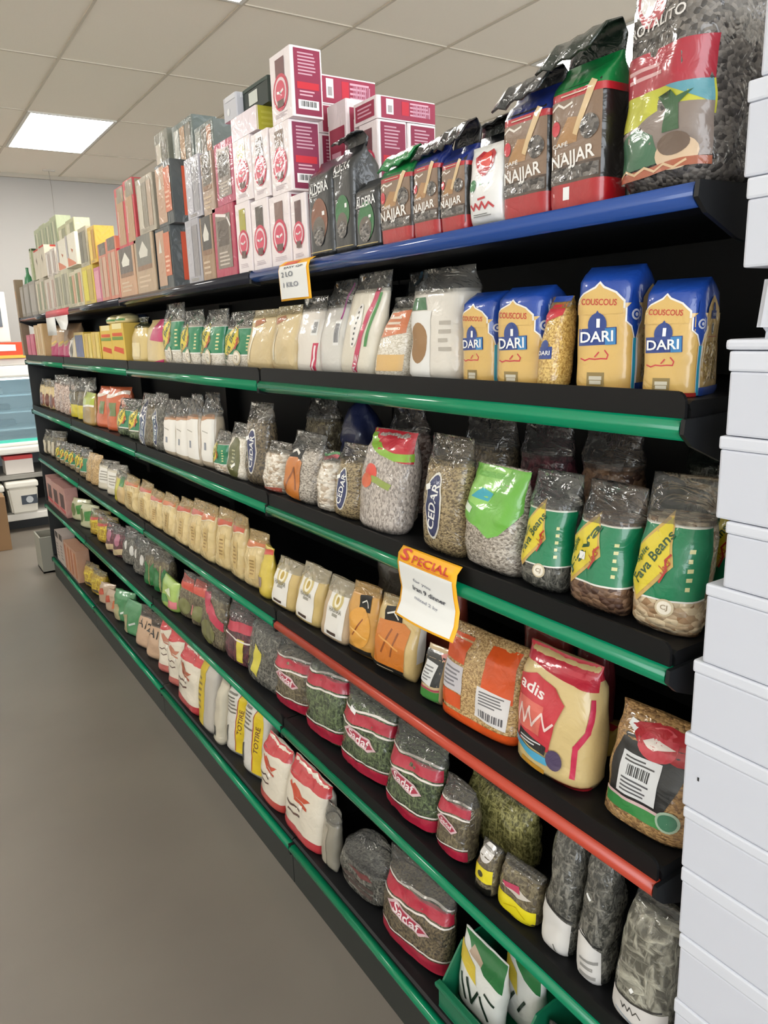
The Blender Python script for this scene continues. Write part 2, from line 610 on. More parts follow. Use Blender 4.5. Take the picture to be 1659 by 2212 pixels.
struct('ceiling', -2.6, 6.0, -2.5, 8.1, CEIL_Z, CEIL_Z + .1, ceiling_material())
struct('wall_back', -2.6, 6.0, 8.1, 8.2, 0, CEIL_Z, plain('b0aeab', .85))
struct('wall_left', -2.7, -2.6, -2.5, 8.1, 0, CEIL_Z, WALL)
struct('wall_right', 6.0, 6.1, -2.5, 8.1, 0, CEIL_Z, WALL)
# shop front behind the camera: low wall, two posts and a head around the daylight opening
struct('wall_front', -2.6, 6.0, -2.6, -2.5, 0, .5, WALL)
wf = plain('d8d8d6', .5)
tag(link('window_1', box_mesh([(-2.6, -2.5, -2.58, -2.52, .5, 2.8), (5.9, 6.0, -2.58, -2.52, .5, 2.8), (1.2, 1.28, -2.58, -2.52, .5, 2.8), (-2.6, 6.0, -2.6, -2.5, 2.8, CEIL_Z), (-2.5, 5.9, -2.58, -2.52, .5, .56)]), wf), kind='structure')
TRIMM = plain('bdb7ab', .6)
struct('trim_1', -2.6, 6.0, 8.07, 8.1, CEIL_Z - .035, CEIL_Z, TRIMM)
# ceiling grid: bars every 0.6 m across and every 1.12 m along
GX0, GY0 = 1.06, 3.69
bars = []
gx = GX0 - .6 * 6
while gx < 6: 
    bars.append((gx - .007, gx + .007, -2.5, 8.07, CEIL_Z - .006, CEIL_Z)); gx += .6
gy = GY0 - 1.12 * 5
while gy < 8: 
    bars.append((-2.6, 6.0, gy - .007, gy + .007, CEIL_Z - .005, CEIL_Z)); gy += 1.12
tag(link('trim_2', box_mesh(bars), plain('cdc4b4', .6)), kind='structure')

def lamp_material():
    m, nt, N, B = _new('lamp_diffuser')
    B.inputs['Base Color'].default_value = (1, 1, 1, 1)
    B.inputs['Emission Color'].default_value = (*PANEL_COLOUR, 1)
    B.inputs['Emission Strength'].default_value = PANEL_STRENGTH
    return m
LAMP = lamp_material()
def ceiling_panel(cx, cy, label, group=None):
    t = tag(empty('ceiling_light_panel', (cx, cy, CEIL_Z)), label, 'ceiling light', group)
    a, b = .29, .545
    link('panel_frame', box_mesh([(-a, a, -b, -b + .02, -.012, -.001), (-a, a, b - .02, b, -.012, -.001), (-a, -a + .02, -b + .02, b - .02, -.012, -.001), (a - .02, a, -b + .02, b - .02, -.012, -.001)]), plain('e4e2dc', .5), t)
    box('light_diffuser', -a + .02, a - .02, -b + .02, b - .02, -.009, -.002, LAMP, t)
for cx in (-1.04, 1.36, 3.76):
    for cy in (3.13, 6.47):
        if (cx, cy) == (1.36, 6.47): lb = 'glowing white ceiling light panel set in the tiles at upper left, above the far wall'
        elif (cx, cy) == (3.76, 3.13): lb = 'bright ceiling light panel glimpsed behind the tall green coffee pack'
        else: lb = 'further bright ceiling light panel set in the tiled ceiling outside the picture'
        ceiling_panel(cx, cy, lb, 'ceiling light panels' if 'further' in lb else None)

# ------------------------------------------------------------------ gondola shelving
XS = 0.797                                    # front of the price rails
Y_END, BAY = 0.5716, 1.25
SHELF = {'T': 1.7387, 'S2': 1.4718, 'S3': 1.1484, 'S4': .8237, 'S5': .5026, 'S6': .1202}
BLACK = plain('0e0f11', .5, spec=.25)
LIPM = plain('0f0f10', .55, spec=.25)
XB = 1.24
g = tag(empty('gondola_shelving', (1.0, 3.0, 0)), 'long black shelving run with green, blue and red price rails beside the aisle', 'shelving')
def G(o):
    o.location = (-1.0, -3.0, 0)
    return o
RAILS = {'blue': plain('24478a', .14), 'black': plain('22242e', .14), 'green': plain('007a52', .16), 'red': plain('b0402c', .28)}
def rail_profile(z):
    pts = []
    for i in range(9):
        a = i / 8
        zz = z + .0135 - .027 * a
        xx = XS - .009 * math.sin(math.pi * a) ** .8 - .004 * (1 - a) * 0 + .004 * a
        pts.append((xx, zz))
    return pts + [(XS + .012, z - .0135), (XS + .012, z + .0135)]
for nm, z in SHELF.items():
    for b in range(4):
        y0, y1 = Y_END + BAY * b, Y_END + BAY * (b + 1)
        top = z + (.015 if nm == 'T' else .035)
        if nm == 'S6': top = z + .03
        depth = XB if nm != 'T' else XB + .35
        prof = [(XS + .012, top - .012), (XS + .008, top - .004), (XS + .014, top), (depth, top), (depth, top - .012), (XS + .05, top - .03), (XS + .012, z - .012)]
        sh = G(prism_y('shelf', prof, y0 + .002, y1 - .002, BLACK, g))
        if nm not in ('T', 'S6'):
            # black riser above the rail, its ends rounded off
            za, zb = z + .0125, z + .046
            r = .014
            pts = [(y0 + .005, za), (y1 - .005, za)] + [(y1 - .005 - r + r * math.cos(a * math.pi / 8), zb - r + r * math.sin(a * math.pi / 8)) for a in range(5)] + [(y0 + .005 + r - r * math.sin(a * math.pi / 8), zb - r + r * math.cos(a * math.pi / 8)) for a in range(5)]
            me = bpy.data.meshes.new('mesh')
            k = len(pts)
            vs = [(XS + .004, y, zz) for y, zz in pts] + [(XS + .009, y, zz) for y, zz in pts]
            fs = [tuple(range(k)), tuple(range(k, 2 * k))[::-1]] + [(i, k + i, k + (i + 1) % k, (i + 1) % k) for i in range(k)]
            me.from_pydata(vs, [], fs)
            lip = link('riser', me, LIPM, sh)
        c = 'green'
        if nm == 'T': c = 'blue' if b == 0 else 'black'
        if nm == 'S4' and b == 0: c = 'red'
        rl = prism_y('price_rail', rail_profile(z), y0 + .004, y1 - .004, RAILS[c], sh, True)
        rl['label'] = c + ' price rail'
        # black clip in the gap between two rails
        prism_y('rail_clip', [(XS - .004, z + .014), (XS - .004, z - .016), (XS + .02, z - .022), (XS + .02, z + .014)], y1 - .006, y1 + .006, BLACK, sh)
        for ye in ((y0 + .004, y0 + .010), (y1 - .010, y1 - .004)):
            if ye[0] > .6 and ye[0] < 5.4: continue
            br = [(XS - .006, z + .014), (XS + .10, z + .016), (XB, z + .016), (XB, z - .07), (XS + .16, z - .062), (XS + .07, z - .045), (XS + .01, z - .02), (XS - .008, z - .004)]
            prism_y('shelf_bracket', br, ye[0] - .008, ye[1] - .008, plain('131518', .45, spec=.35), sh)
for b in range(5):
    y = Y_END + BAY * b
    G(box('upright_post', XB - .06, XB - .005, y - .03 + (.03 if b == 0 else 0), y + .03 + (.03 if b == 0 else 0), 0, 1.72, BLACK, g))
for b in range(4):
    G(box('back_panel', XB - .004, XB + .02, Y_END + BAY * b + .004, Y_END + BAY * (b + 1) - .004, .02, 1.7405, plain('0f1113', .6), g))
    G(box('kick_plate', XS + .006, XS + .03, Y_END + BAY * b + .002, Y_END + BAY * (b + 1) - .002, 0, .104, plain('262a27', .45), g))
G(box('end_panel', XS + .012, XB, Y_END + 4 * BAY + .012, Y_END + 4 * BAY + .03, 0, 1.50, plain('1a1c1c', .5), g))

# ------------------------------------------------------------------ white cartons stacked beside the shelf end
WB = plain('d2d5df', .5, .05)
WBL = plain('dadde6', .45, .1)
BOXTXT = ['white carton on the floor, lowest of the stack at the shelf end', 'white carton second from the floor at the shelf end', 'white carton third from the floor at the shelf end',
 'white carton fourth from the floor at the shelf end', 'white carton fifth from the floor at the shelf end', 'white carton sixth from the floor at the shelf end',
 'lowest white carton in the picture, at the bottom right corner', 'white carton beside the paper foot of the pale bark bag', 'white carton beside the clear upper half of the pale bark bag',
 'white carton beside the near end of the red price rail', 'white carton with a dark speck, beside the big bulgur bag', 'white carton level with the lowest thick green rail end, above the speckled carton',
 'white carton jutting towards the aisle beside the rightmost fava bag', 'set back white carton hiding the last fava bag', 'white carton level with the empty dark gap under the couscous shelf',
 'white carton under the flanged white tub, beside the rightmost couscous bag', 'white tub with wide flanged rim in the carton stack', 'white carton between the flanged tub and the blue rail end cap',
 'white carton beside the foot of the huge bean sack', 'topmost white carton at the upper right edge']
rr = random.Random(4)
EOFF = {}
STACK = [(0.0004, 0.0963, 0.539), (0.0967, 0.1926, 0.539), (0.1930, 0.2889, 0.539), (0.2893, 0.3852, 0.539), (0.3856, 0.4815, 0.539), (0.4819, 0.5778, 0.539), (0.5782, 0.6741, 0.539), (0.6745, 0.7824, 0.538), (0.7828, 0.8858, 0.542), (0.8862, 0.9767, 0.545), (0.9771, 1.0831, 0.550), (1.0835, 1.1858, 0.545), (1.1862, 1.2895, 0.535), (1.2899, 1.3712, 0.515), (1.3716, 1.4702, 0.531), (1.4706, 1.5664, 0.526), (1.5668, 1.6538, 0.529), (1.6542, 1.7466, 0.520), (1.7470, 1.8421, 0.527), (1.8425, 1.9419, 0.516)]
CARD1 = (0.997, 1.179, 1.195)
CARD2 = (1.483, 1.630, 1.756)
for i, (z0, z1, yf) in enumerate(STACK):
    t = tag(empty('white_tub' if i == 16 else 'white_carton', (1.0, yf - .2, z0)), BOXTXT[i], 'tub' if i == 16 else 'box')
    hgt = z1 - z0
    if i == 16:
        bm = bmesh.new()
        r = bmesh.ops.create_cube(bm, size=1.0)
        for v in r['verts']:
            k = .975 if v.co.z > 0 else 1.0
            v.co = Vector((v.co.x * .38 * k, v.co.y * .358 * k, .012 + (v.co.z + .5) * (hgt - .012)))
        bmesh.ops.bevel(bm, geom=bm.edges[:], offset=.012, segments=3, affect='EDGES')
        me = bpy.data.meshes.new('mesh'); bm.to_mesh(me); bm.free()
        link('tub_body', me, WB, t)
        box('flanged_lid', -.2, .18, -.2, .2, 0, .012, WBL, t, .004)
    else:
        lid = .014 + .01 * rr.random()
        box('carton_body', -.197, .19, -.2 + .003, .2 - .003, 0, hgt - lid, WB, t, .003)
        box('carton_lid', -.1985, .1915, -.2, .1985, hgt - lid, hgt - .0005, WBL, t, .003)
        if i == 10:
            box('dark_speck', -.1978, -.1968, .174, .176, .045, .05, plain('202020'), t)

# ------------------------------------------------------------------ price cards on the rails
def card(name, y0, y1, z, rows, label, m_paper, edge, extra):
    """a curled card hung over the rail: rows are (x offset, z offset) down its length"""
    t = tag(empty(name, (XS, (y0 + y1) / 2, z)), label, 'price card')
    w = (y1 - y0)
    def P(u, q, off=0.0):
        k = q * (len(rows) - 1)
        i = min(int(k), len(rows) - 2)
        f = k - i
        a, b = rows[i], rows[i + 1]
        x = a[0] + (b[0] - a[0]) * f - off
        zz = a[1] + (b[1] - a[1]) * f
        sk = a[2] + (b[2] - a[2]) * f if len(a) > 2 else 0
        return (x - .006 * math.cos(u * 3) * q, -u * w + sk, zz)
    def patch(nm, m, u0, u1, q0, q1, off):
        nu, nq = 10, 24
        vs = [P(u0 + (u1 - u0) * i / nu, q0 + (q1 - q0) * j / nq, off) for j in range(nq + 1) for i in range(nu + 1)]
        fs = [(j * (nu + 1) + i, (j + 1) * (nu + 1) + i, (j + 1) * (nu + 1) + i + 1, j * (nu + 1) + i + 1) for j in range(nq) for i in range(nu)]
        me = bpy.data.meshes.new('mesh'); me.from_pydata(vs, [], fs)
        o = link(nm, me, m, t, True)
        return o
    o = patch('card_sheet', edge, -.5, .5, 0, 1, 0)
    so = o.modifiers.new('thick', 'SOLIDIFY'); so.thickness = .0006; so.offset = 1
    patch('writing_area', m_paper, -.46, .45, .3, .97, .0022)
    def words(string, u, q, wu, hq, m, rot=0):
        vs, fs = text_mesh(string)
        me = bpy.data.meshes.new('mesh')
        me.from_pydata([P(u + x * wu, q - yy * hq + rot * x, .0034) for x, yy in vs], [], fs)
        link('lettering', me, m, t)
    extra(words, patch)
    return t
PAPER = plain('e6e6e2', .6)
YEL = plain('f3b01c', .5)
RED = plain('c8372c', .5)
PEN = plain('3a3c44', .6)
def special(words, patch):
    words('S', -.36, .13, .16, .24, RED)
    words('PECIAL', .08, .17, .62, .15, RED)
    patch('red_rule', RED, -.28, .4, .265, .272, .0026)
    words('for you', -.05, .5, .3, .05, plain('8a8c94', .6), .03)
    words('Iran 9 dinner', .05, .6, .55, .06, PEN, .03)
    words('mixed 2 kg', 0, .72, .4, .05, plain('9a9ca4', .6), .03)
card('special_price_card', CARD1[0], CARD1[1], CARD1[2], [(-.002, 0), (-.014, -.012), (-.017, -.03), (-.014, -.055, 0), (-.012, -.08, -.004), (-.02, -.105, -.009), (-.036, -.128, -.014)],
     'yellow edged white SPECIAL price card curling down from the green rail under the bean bags', PAPER, YEL, special)
def hand(words, patch):
    patch('red_blob', plain('e0604a', .5), -.3, .15, .08, .28, .0026)
    words('EASY QP', .05, .42, .6, .1, PEN)
    words('2 LO', -.15, .58, .4, .09, plain('70747c', .6))
    words('1 KILO', -.05, .76, .5, .08, plain('8a8c94', .6))
card('handwritten_price_card', CARD2[0], CARD2[1], CARD2[2], [(0, 0), (-.014, -.008), (-.018, -.02), (-.016, -.05), (-.014, -.085)],
     'small yellow handwritten price card hooked over the top shelf rail below the white boxes', PAPER, YEL, hand)
t = tag(empty('paper_price_tag', (XS, 3.9, SHELF['T'])), 'torn white price paper with a red top on the far top rail', 'price card')
def sheet(nm, pts, m):
    me = bpy.data.meshes.new('mesh')
    n = len(pts)
    vs = [p[0] for p in pts] + [p[1] for p in pts]
    me.from_pydata(vs, [], [(i, i + 1, n + i + 1, n + i) for i in range(n - 1)])
    o = link(nm, me, m, t, True)
    s = o.modifiers.new('thick', 'SOLIDIFY'); s.thickness = .0006
def at_y(y, x, z): return (x, y - 3.9, z)
sheet('red_heading', [(at_y(4.55, -.012, .016), at_y(3.95, -.012, .016)), (at_y(4.55, -.018, 0), at_y(3.95, -.018, 0)), (at_y(4.55, -.016, -.018), at_y(3.95, -.016, -.018))], plain('c8505a', .5))
sheet('paper_strip', [(at_y(4.55, -.017, -.018), at_y(4.3, -.017, -.018)), (at_y(4.54, -.018, -.11), at_y(4.29, -.018, -.11))], PAPER)
sheet('curled_flap', [(at_y(4.3, -.017, -.018), at_y(3.98, -.017, -.018)), (at_y(4.2, -.024, -.05), at_y(3.95, -.024, -.055)), (at_y(4.0, -.05, -.085), at_y(3.88, -.05, -.09))], PAPER)

# ------------------------------------------------------------------ far end: chilled counter, tubs and boxes by the back wall
def put_box(name, loc, sx, sy, sz, m, label, cat, bev=.004, rz=0.0, body='carton'):
    t = tag(empty(name, loc, rz), label, cat)
    box(body, -sx / 2, sx / 2, -sy / 2, sy / 2, 0, sz, m, t, bev)
    return t
ST = plain('e9e6df', .35, .3)
f = tag(empty('chilled_counter', (.3, 7.55, 0)), 'white chilled display counter with blue lit glass front at the far end of the aisle', 'display fridge')
box('base_plinth', -1.6, .9, -.3, .45, 0, .10, plain('1c1d1f', .5), f)
box('base_deck', -1.6, .9, -.45, .45, .10, .16, ST, f, .01)
box('rear_cabinet', -1.6, .9, .25, .45, .16, 1.40, plain('aeb6ba', .5), f)
box('lower_tray', -1.6, .9, -.42, .20, .455, .497, plain('8d8a84', .4), f, .008)
box('lower_void_panel', -1.6, .9, .2, .25, .16, .44, plain('2a2826', .6), f)
box('front_ledge', -1.6, .9, -.46, .245, .675, .735, ST, f, .015)
box('ledge_step', -1.6, .9, -.40, .245, .735, .765, ST, f, .01)
box('painted_teal_glow', -1.6, .9, -.36, -.33, .765, .79, plain('59d6c0', .3), f)  # teal glow along the glass foot, painted as plain unlit colour
box('canopy', -1.6, .9, -.42, .45, 1.31, 1.41, plain('f2f0ea', .3, .3), f, .02)
box('canopy_step', -1.6, .9, -.38, .45, 1.41, 1.47, plain('f2f0ea', .3, .3), f, .015)
for k, zz in enumerate((.86, 1.0, 1.14)):
    box('display_shelf', -1.58, .88, -.26 + .08 * k, .24, zz, zz + .012, plain('b9d4de', .25, .4), f)
mglass, nt, N, B = _new('counter_glass')
B.inputs['Base Color'].default_value = lin('b4d6e4'); B.inputs['Roughness'].default_value = .05; B.inputs['Alpha'].default_value = .22
box('curved_glass', -1.6, .9, -.37, -.362, .79, 1.31, mglass, f)
box('end_cheek', .9, .92, -.46, .45, .1, 1.41, plain('8e9294', .4), f, .004)
m2, nt2, N2, B2 = _new('display_lamp')
B2.inputs['Emission Color'].default_value = (.75, .93, 1.0, 1); B2.inputs['Emission Strength'].default_value = 5.0
box('display_lamp', -1.5, .86, -.30, -.27, 1.29, 1.305, m2, f)
box('inner_back', -1.58, .88, .243, .249, .80, 1.30, plain('d8e8ee', .5), f)
def fill(nm, x, z, sx, sz, col, label):
    put_box(nm, (x, 7.67, z), sx, .16, sz, plain(col, .4, .4), label, 'tray', .01, 0, 'tray_body')
fill('food_tray', .84, .8721, .2, .05, '3d5a6e', 'dark blue food tray on the lowest shelf of the chilled counter, by the shelving end')
fill('food_tray', .60, .8721, .2, .06, '6f8ba0', 'pale blue food tray on the lowest shelf of the chilled counter, further left')
fill('food_tray', .78, 1.0121, .26, .05, '24343e', 'long dark tray on the middle shelf of the chilled counter')
fill('food_tray', .72, 1.1521, .3, .06, 'a9b4b6', 'grey tray on the top shelf of the chilled counter')
t = put_box('red_top_box', (.86, 7.24, .499), .22, .2, .125, plain('e4ddd6', .5), 'small white box with a red lid on the grey tray under the chilled counter', 'box')
box('red_lid', -.112, .112, -.102, .102, .125, .158, plain('c23b3a', .5), t)
t = put_box('red_carton', (.86, 7.25, 1.471), .36, .22, .13, plain('d84a26', .5), 'orange red carton with white swooshes lying on the chilled counter canopy', 'carton')
link('white_swoosh', (lambda me: (me.from_pydata([(-.16, -.112, .02), (-.06, -.112, .02), (-.1, -.112, .08), (-.14, -.112, .1), (-.04, -.112, .06), (.1, -.112, .06), (.1, -.112, .11), (-.02, -.112, .115)], [], [(0, 1, 2, 3), (4, 5, 6, 7)]), me)[1])(bpy.data.meshes.new('mesh')), plain('f4eee6', .5), t)
box('yellow_foot', -.18, .18, -.1115, -.110, 0, .025, plain('e0b64a', .5), t)
mw = tag(empty('counter_top_oven', (.70, 7.63, 1.471)), 'white framed dark fronted appliance on the chilled counter at the left edge', 'appliance')
box('housing', -.3, .27, -.2, .2, .13, .55, plain('d9d7d0', .4), mw, .01)
box('dark_screen', -.26, .22, -.206, -.2, .26, .50, plain('23262a', .15, .6), mw)
box('screen_stand', -.25, .22, -.15, .15, 0, .135, plain('dcdad2', .4), mw, .01)
def bucket(x, y, z, w, hgt, label, pic):
    t = tag(empty('white_bucket', (x, y, z)), label, 'bucket')
    bm = bmesh.new()
    r = bmesh.ops.create_cube(bm, size=1.0)
    for v in r['verts']:
        k = 1.0 if v.co.z > 0 else .84
        v.co = Vector((v.co.x * w * k, v.co.y * w * k, (v.co.z + .5) * hgt))
    bmesh.ops.bevel(bm, geom=bm.edges[:], offset=.015, segments=3, affect='EDGES')
    me = bpy.data.meshes.new('mesh'); bm.to_mesh(me); bm.free()
    link('bucket_body', me, plain('e6e2d6', .4, .3), t)
    box('bucket_lid', -w * .53, w * .53, -w * .53, w * .53, hgt, hgt + .05, plain('f0ede2', .35, .3), t, .012)
    if pic:
        box('picture_label', -.02, w * .44, -w * .475, -w * .465, hgt * .35, hgt * .7, plain('3c444e', .5), t)
        link('label_drawing', (lambda me: (me.from_pydata([(.045 + .03 * math.cos(i * .63), -w * .48, hgt * .52 + .03 * math.sin(i * .63)) for i in range(10)], [], [tuple(range(10))]), me)[1])(bpy.data.meshes.new('mesh')), plain('b9bec2', .5), t)
bucket(.85, 7.18, .161, .24, .23, 'white lidded bucket with a dark picture label under the chilled counter', True)
bucket(.58, 7.16, .161, .24, .215, 'plain white lidded bucket under the chilled counter at the left edge', False)
put_box('brown_carton', (.55, 6.62, 0), .2, .2, .43, plain('8f6f4d', .7), 'upright brown cardboard box on the floor at the left edge of the picture', 'box')
t = tag(empty('floor_crate', (.80, 5.78, 0)), 'grey open crate on the floor behind the far end of the shelving', 'crate')
link('crate_walls', box_mesh([(-.06, .3, -.12, -.11, 0, .26), (-.06, .3, .11, .12, 0, .26), (-.06, -.05, -.11, .11, 0, .26), (.29, .3, -.11, .11, 0, .26), (-.06, .3, -.12, .12, 0, .012)]), plain('8d8b80', .6), t)
t = tag(empty('hanging_wire', (1.525, 7.82, CEIL_Z)), 'thin wire hanging from a small ceiling hook before the back wall', 'wire')
box('ceiling_plate', -.05, .05, -.012, .012, -.012, 0, plain('c9c3b8', .5), t)
ring, vs, fs = 6, [], []
for i in range(9):
    for j in range(ring):
        vs.append((.006 * math.sin(i * .9) + .0025 * math.cos(j * math.pi / 3), .0025 * math.sin(j * math.pi / 3), -.012 - i * .12))
for i in range(8):
    for j in range(ring): fs.append((i * ring + j, i * ring + (j + 1) % ring, (i + 1) * ring + (j + 1) % ring, (i + 1) * ring + j))
me = bpy.data.meshes.new('mesh'); me.from_pydata(vs, [], fs)
link('wire_strand', me, plain('8f8a82', .5), t, True)

# ------------------------------------------------------------------ green crate on the base shelf
t = tag(empty('green_crate', (.965, 1.0, SHELF['S6'] + .031)), 'dark green plastic crate with low front wall on the base shelf', 'crate')
gc = plain('0d6b4a', .4, .3)
cw, cd, th = .15, .235, .005
box('crate_floor', -cw, cw, -cd / 2, cd / 2, 0, th, gc, t)
box('front_wall', -cw, -cw + th, -cd / 2, cd / 2, th, .055, gc, t, .002)
box('front_rim', -cw - .008, -cw + .008, -cd / 2 - .004, cd / 2 + .004, .055, .066, gc, t, .003)
box('back_wall', cw - th, cw, -cd / 2, cd / 2, th, .17, gc, t, .002)
for yy in (-cd / 2, cd / 2 - th):
    o = prism_y('end_wall', [(-cw + th, th), (cw - th, th), (cw - th, .17), (-cw + th + .06, .14), (-cw + th, .055)], yy, yy + th, gc, t)

# ------------------------------------------------------------------ folded tops, scoops and other shaped pieces of packs
def folded_top(col, fwd_, up, droop, m='p'):
    """the folded foil end of a vacuum pack: rises from the ridge, then flops towards the aisle"""
    def f(root, S):
        prof = [(S.d * .5, S.h * .985), (S.d * .5 + .004, S.h + up * .6), (S.d * .5 - .006, S.h + up), (S.d * .5 - fwd_ * .55, S.h + up * .9 - droop * .25), (S.d * .5 - fwd_, S.h + up * .6 - droop)]
        nx = 9
        vs, fs = [], []
        for th in (0, .003):
            for i in range(nx):
                x = (i / (nx - 1) - .5) * S.w * 1.02
                for j, (yy, zz) in enumerate(prof):
                    k = j / 4
                    vs.append((x + S.skew * S.h, yy + S.lean * zz + .003 * math.sin(i * 1.7 + j) * k + th, zz + .010 * k * (i / (nx - 1) - .5) + .003 * math.sin(i * 2.3) * k - th * .6))
        n5, n = len(prof), nx * len(prof)
        for i in range(nx - 1):
            for j in range(n5 - 1):
                a = i * n5 + j
                fs.append((a, a + n5, a + n5 + 1, a + 1))
                fs.append((n + a, n + a + 1, n + a + n5 + 1, n + a + n5))
        edge = [i * n5 for i in range(nx)] + [(nx - 1) * n5 + j for j in range(1, n5)] + [i * n5 + n5 - 1 for i in range(nx - 2, -1, -1)] + [j for j in range(n5 - 2, 0, -1)]
        for a, b in zip(edge, edge[1:] + edge[:1]): fs.append((a, n + a, n + b, b))
        me = bpy.data.meshes.new('mesh'); me.from_pydata(vs, [], fs)
        link('folded_top', me, plain(col, .3, .8, .8, 45), root, True)
    return f

# ------------------------------------------------------------------ how each kind of pack is printed
def coffee(top, fold=None, sticker=False):
    dec = [('band', 'a8121c', 0, .17, (-.5, .95)), ('band', '4a382c', .17, .30, (-.47, .47)), ('band', '836a56', .30, .74, (-.47, .47)),
           ('band', 'b3202a', .74, .79, (-.5, .95)), ('band', top, .79, 1, (-.7, .95)),
           ('poly', 'a87c4c', [(-.35, .44), (.05, .44), (.12, .60), (-.12, .62)], '@scoop_picture'),
           ('poly', 'd9bb8c', [(-.02, .50), (.06, .48), (.40, .80), (.28, .83)], '@spoon_handle_picture'),
           ('el', 'g coffeebean', .28, .52, .16, .16), ('band', 'g coffeebean', .19, .28, (-.45, .45)),
           ('txt', 'eeeae4', 'CAFÉ', -.26, .445, .3, .07), ('txt', 'f4f0ea', 'NAJJAR', -.02, .33, .82, .24, 4), ('el', 'c8283a', -.34, .56, .08, .1),
           ('lines', 'd8c8b0', .0, .765, .5, .02, 1), ('line', 'e8e0d4', [(-.42, .69), (-.3, .72), (-.2, .69), (-.05, .71)], .03)]
    if sticker: dec.append(('rect', 'k f0f0ee', -.12, .10, .12, .09))
    return dict(body='191614', n=7, prof='brick', wr=.0012, dec=dec, extra=fold, bname='vacuum_pack')

def espresso(glow, word, v=.66):
    return dict(body='232527', n=8, prof='brick', wr=.0008, bname='foil_pack', dec=[
        ('el', glow, .02, .38, .34, .42), ('el', '5a5046', .0, .28, .26, .26), ('el', 'g coffeebean', .0, .22, .22, .2),
        ('txt', 'f2f2f0', word, .02, v, .78, .2, 3), ('lines', 'b8b8b6', -.15, v - .07, .5, .02, 1), ('line', 'c8b070', [(-.45, .06), (.45, .06)], .015),
        ('rect', 'k f4f4f2', .2, .44, .10, .04)])

def dates(win='6a4a44', side='8c2440', big=False):
    """white carton with a clear window strip and red oval seal, printed on its near side"""
    return lambda w, d, h: dict(body='w efe4e4', n=None, prof='box', wr=0, dec=[
        ('rect', '%s' % win, 0, .60, .42, .62), ('el', 'c8284a', 0, .42, .36, .36), ('el', 'f0d8dc', 0, .42, .29, .29), ('el', 'd23c5c', 0, .42, .23, .23),
        ('line', 'f6ecec', [(-.14, .43), (0, .41), (.14, .44)], .05), ('rect', '5a3c34', 0, .26, .3, .1), ('lines', 'k c9bcc0', 0, .1, .6, .07, 3),
        ('band', 'k ' + side, .03, .97, (.5 + .08 * d / w, .5 + .92 * d / w)), ('lines', 'k c99aa8', .5 + .5 * d / w, .76, .6 * d / w, .34, 7),
        ('rect', 'k c62030', .5 + .5 * d / w, .45, .7 * d / w, .1), ('lines', 'k d8a8b4', .5 + .5 * d / w, .34, .55 * d / w, .1, 2),
        ('rect', 'k f6f2f0', .5 + .5 * d / w, .18, .66 * d / w, .13), ('bars', 'k 1c1c1c', .5 + .5 * d / w, .19, .5 * d / w, .08)])

def flatdates(w, d, h):
    """date carton lying down: purple red long side towards the camera"""
    a = .5; b = .5 + d / w
    c = (a + b) / 2; s = d / w
    return dict(body='w ecdfe0', n=None, prof='box', wr=0, dec=[
        ('band', 'k 9a2c48', .05, .95, (a + .06 * s, b - .02 * s)), ('rect', 'k f2eeee', a + .2 * s, .55, .12 * s, .66), ('rect', 'k a8a0a0', a + .2 * s, .45, .07 * s, .3),
        ('rect', 'k c22438', a + .46 * s, .55, .12 * s, .6), ('lines', 'k d9a4b4', a + .72 * s, .55, .36 * s, .66, 4), ('bars', 'k c88ca0', a + .74 * s, .5, .3 * s, .5),
        ('rect', 'k 9a2c48', 0, .5, .8, .7), ('lines', 'k d9a4b4', 0, .5, .6, .5, 3)])

def framed(frame, inner='84786c', mid='5e5248'):
    return dict(body='w ' + frame, n=None, prof='box', wr=0, dec=[
        ('rect', 'w ' + inner, 0, .5, .7, .76), ('rect', 'w ' + mid, 0, .62, .5, .36), ('lines', 'k c8bcb0', 0, .26, .5, .22, 4), ('line', 'k efe6e2', [(-.3, .9), (.2, .84), (.34, .7)], .05)])

def dropbox(top='5c5650', foot='b29c84', drop='dcd8ce', side=None):
    dec = [('band', 'w ' + top, .48, 1), ('poly', 'w ' + drop, [(-.2, .62), (.2, .62), (.24, .72), (.0, .90), (-.24, .72)]), ('band', 'w 8a6a52', .40, .48), ('lines', 'k c8b49c', 0, .2, .7, .25, 3)]
    if side: dec.append(('band', 'w ' + side, .0, 1, (.52, 1.6)))
    return dict(body='w ' + foot, n=None, prof='box', wr=0, dec=dec)

def orange_side(col='d4522e'):
    return dict(body='w 474c4c', n=None, prof='box', wr=0, dec=[('band', 'w b8967c', .05, .95, (-.46, .1)), ('rect', 'w c8714e', .26, .55, .4, .7), ('lines', 'k e0b8a0', .26, .4, .3, .3, 4),
        ('poly', 'w d8d4c8', [(-.3, .6), (-.1, .6), (-.2, .85)]), ('band', 'k ' + col, .12, .9, (.72, 1.3))])

def striped(base, *cols):
    """upright carton printed in vertical panels"""
    k = len(cols)
    return dict(body='w ' + base, n=None, prof='box', wr=0, dec=[('band', 'w ' + c, .1, .9, (-.42 + .84 * i / k + .02, -.42 + .84 * (i + 1) / k - .02)) for i, c in enumerate(cols)] + [('lines', 'k 9a9486', 0, .05, .6, .05, 2)])

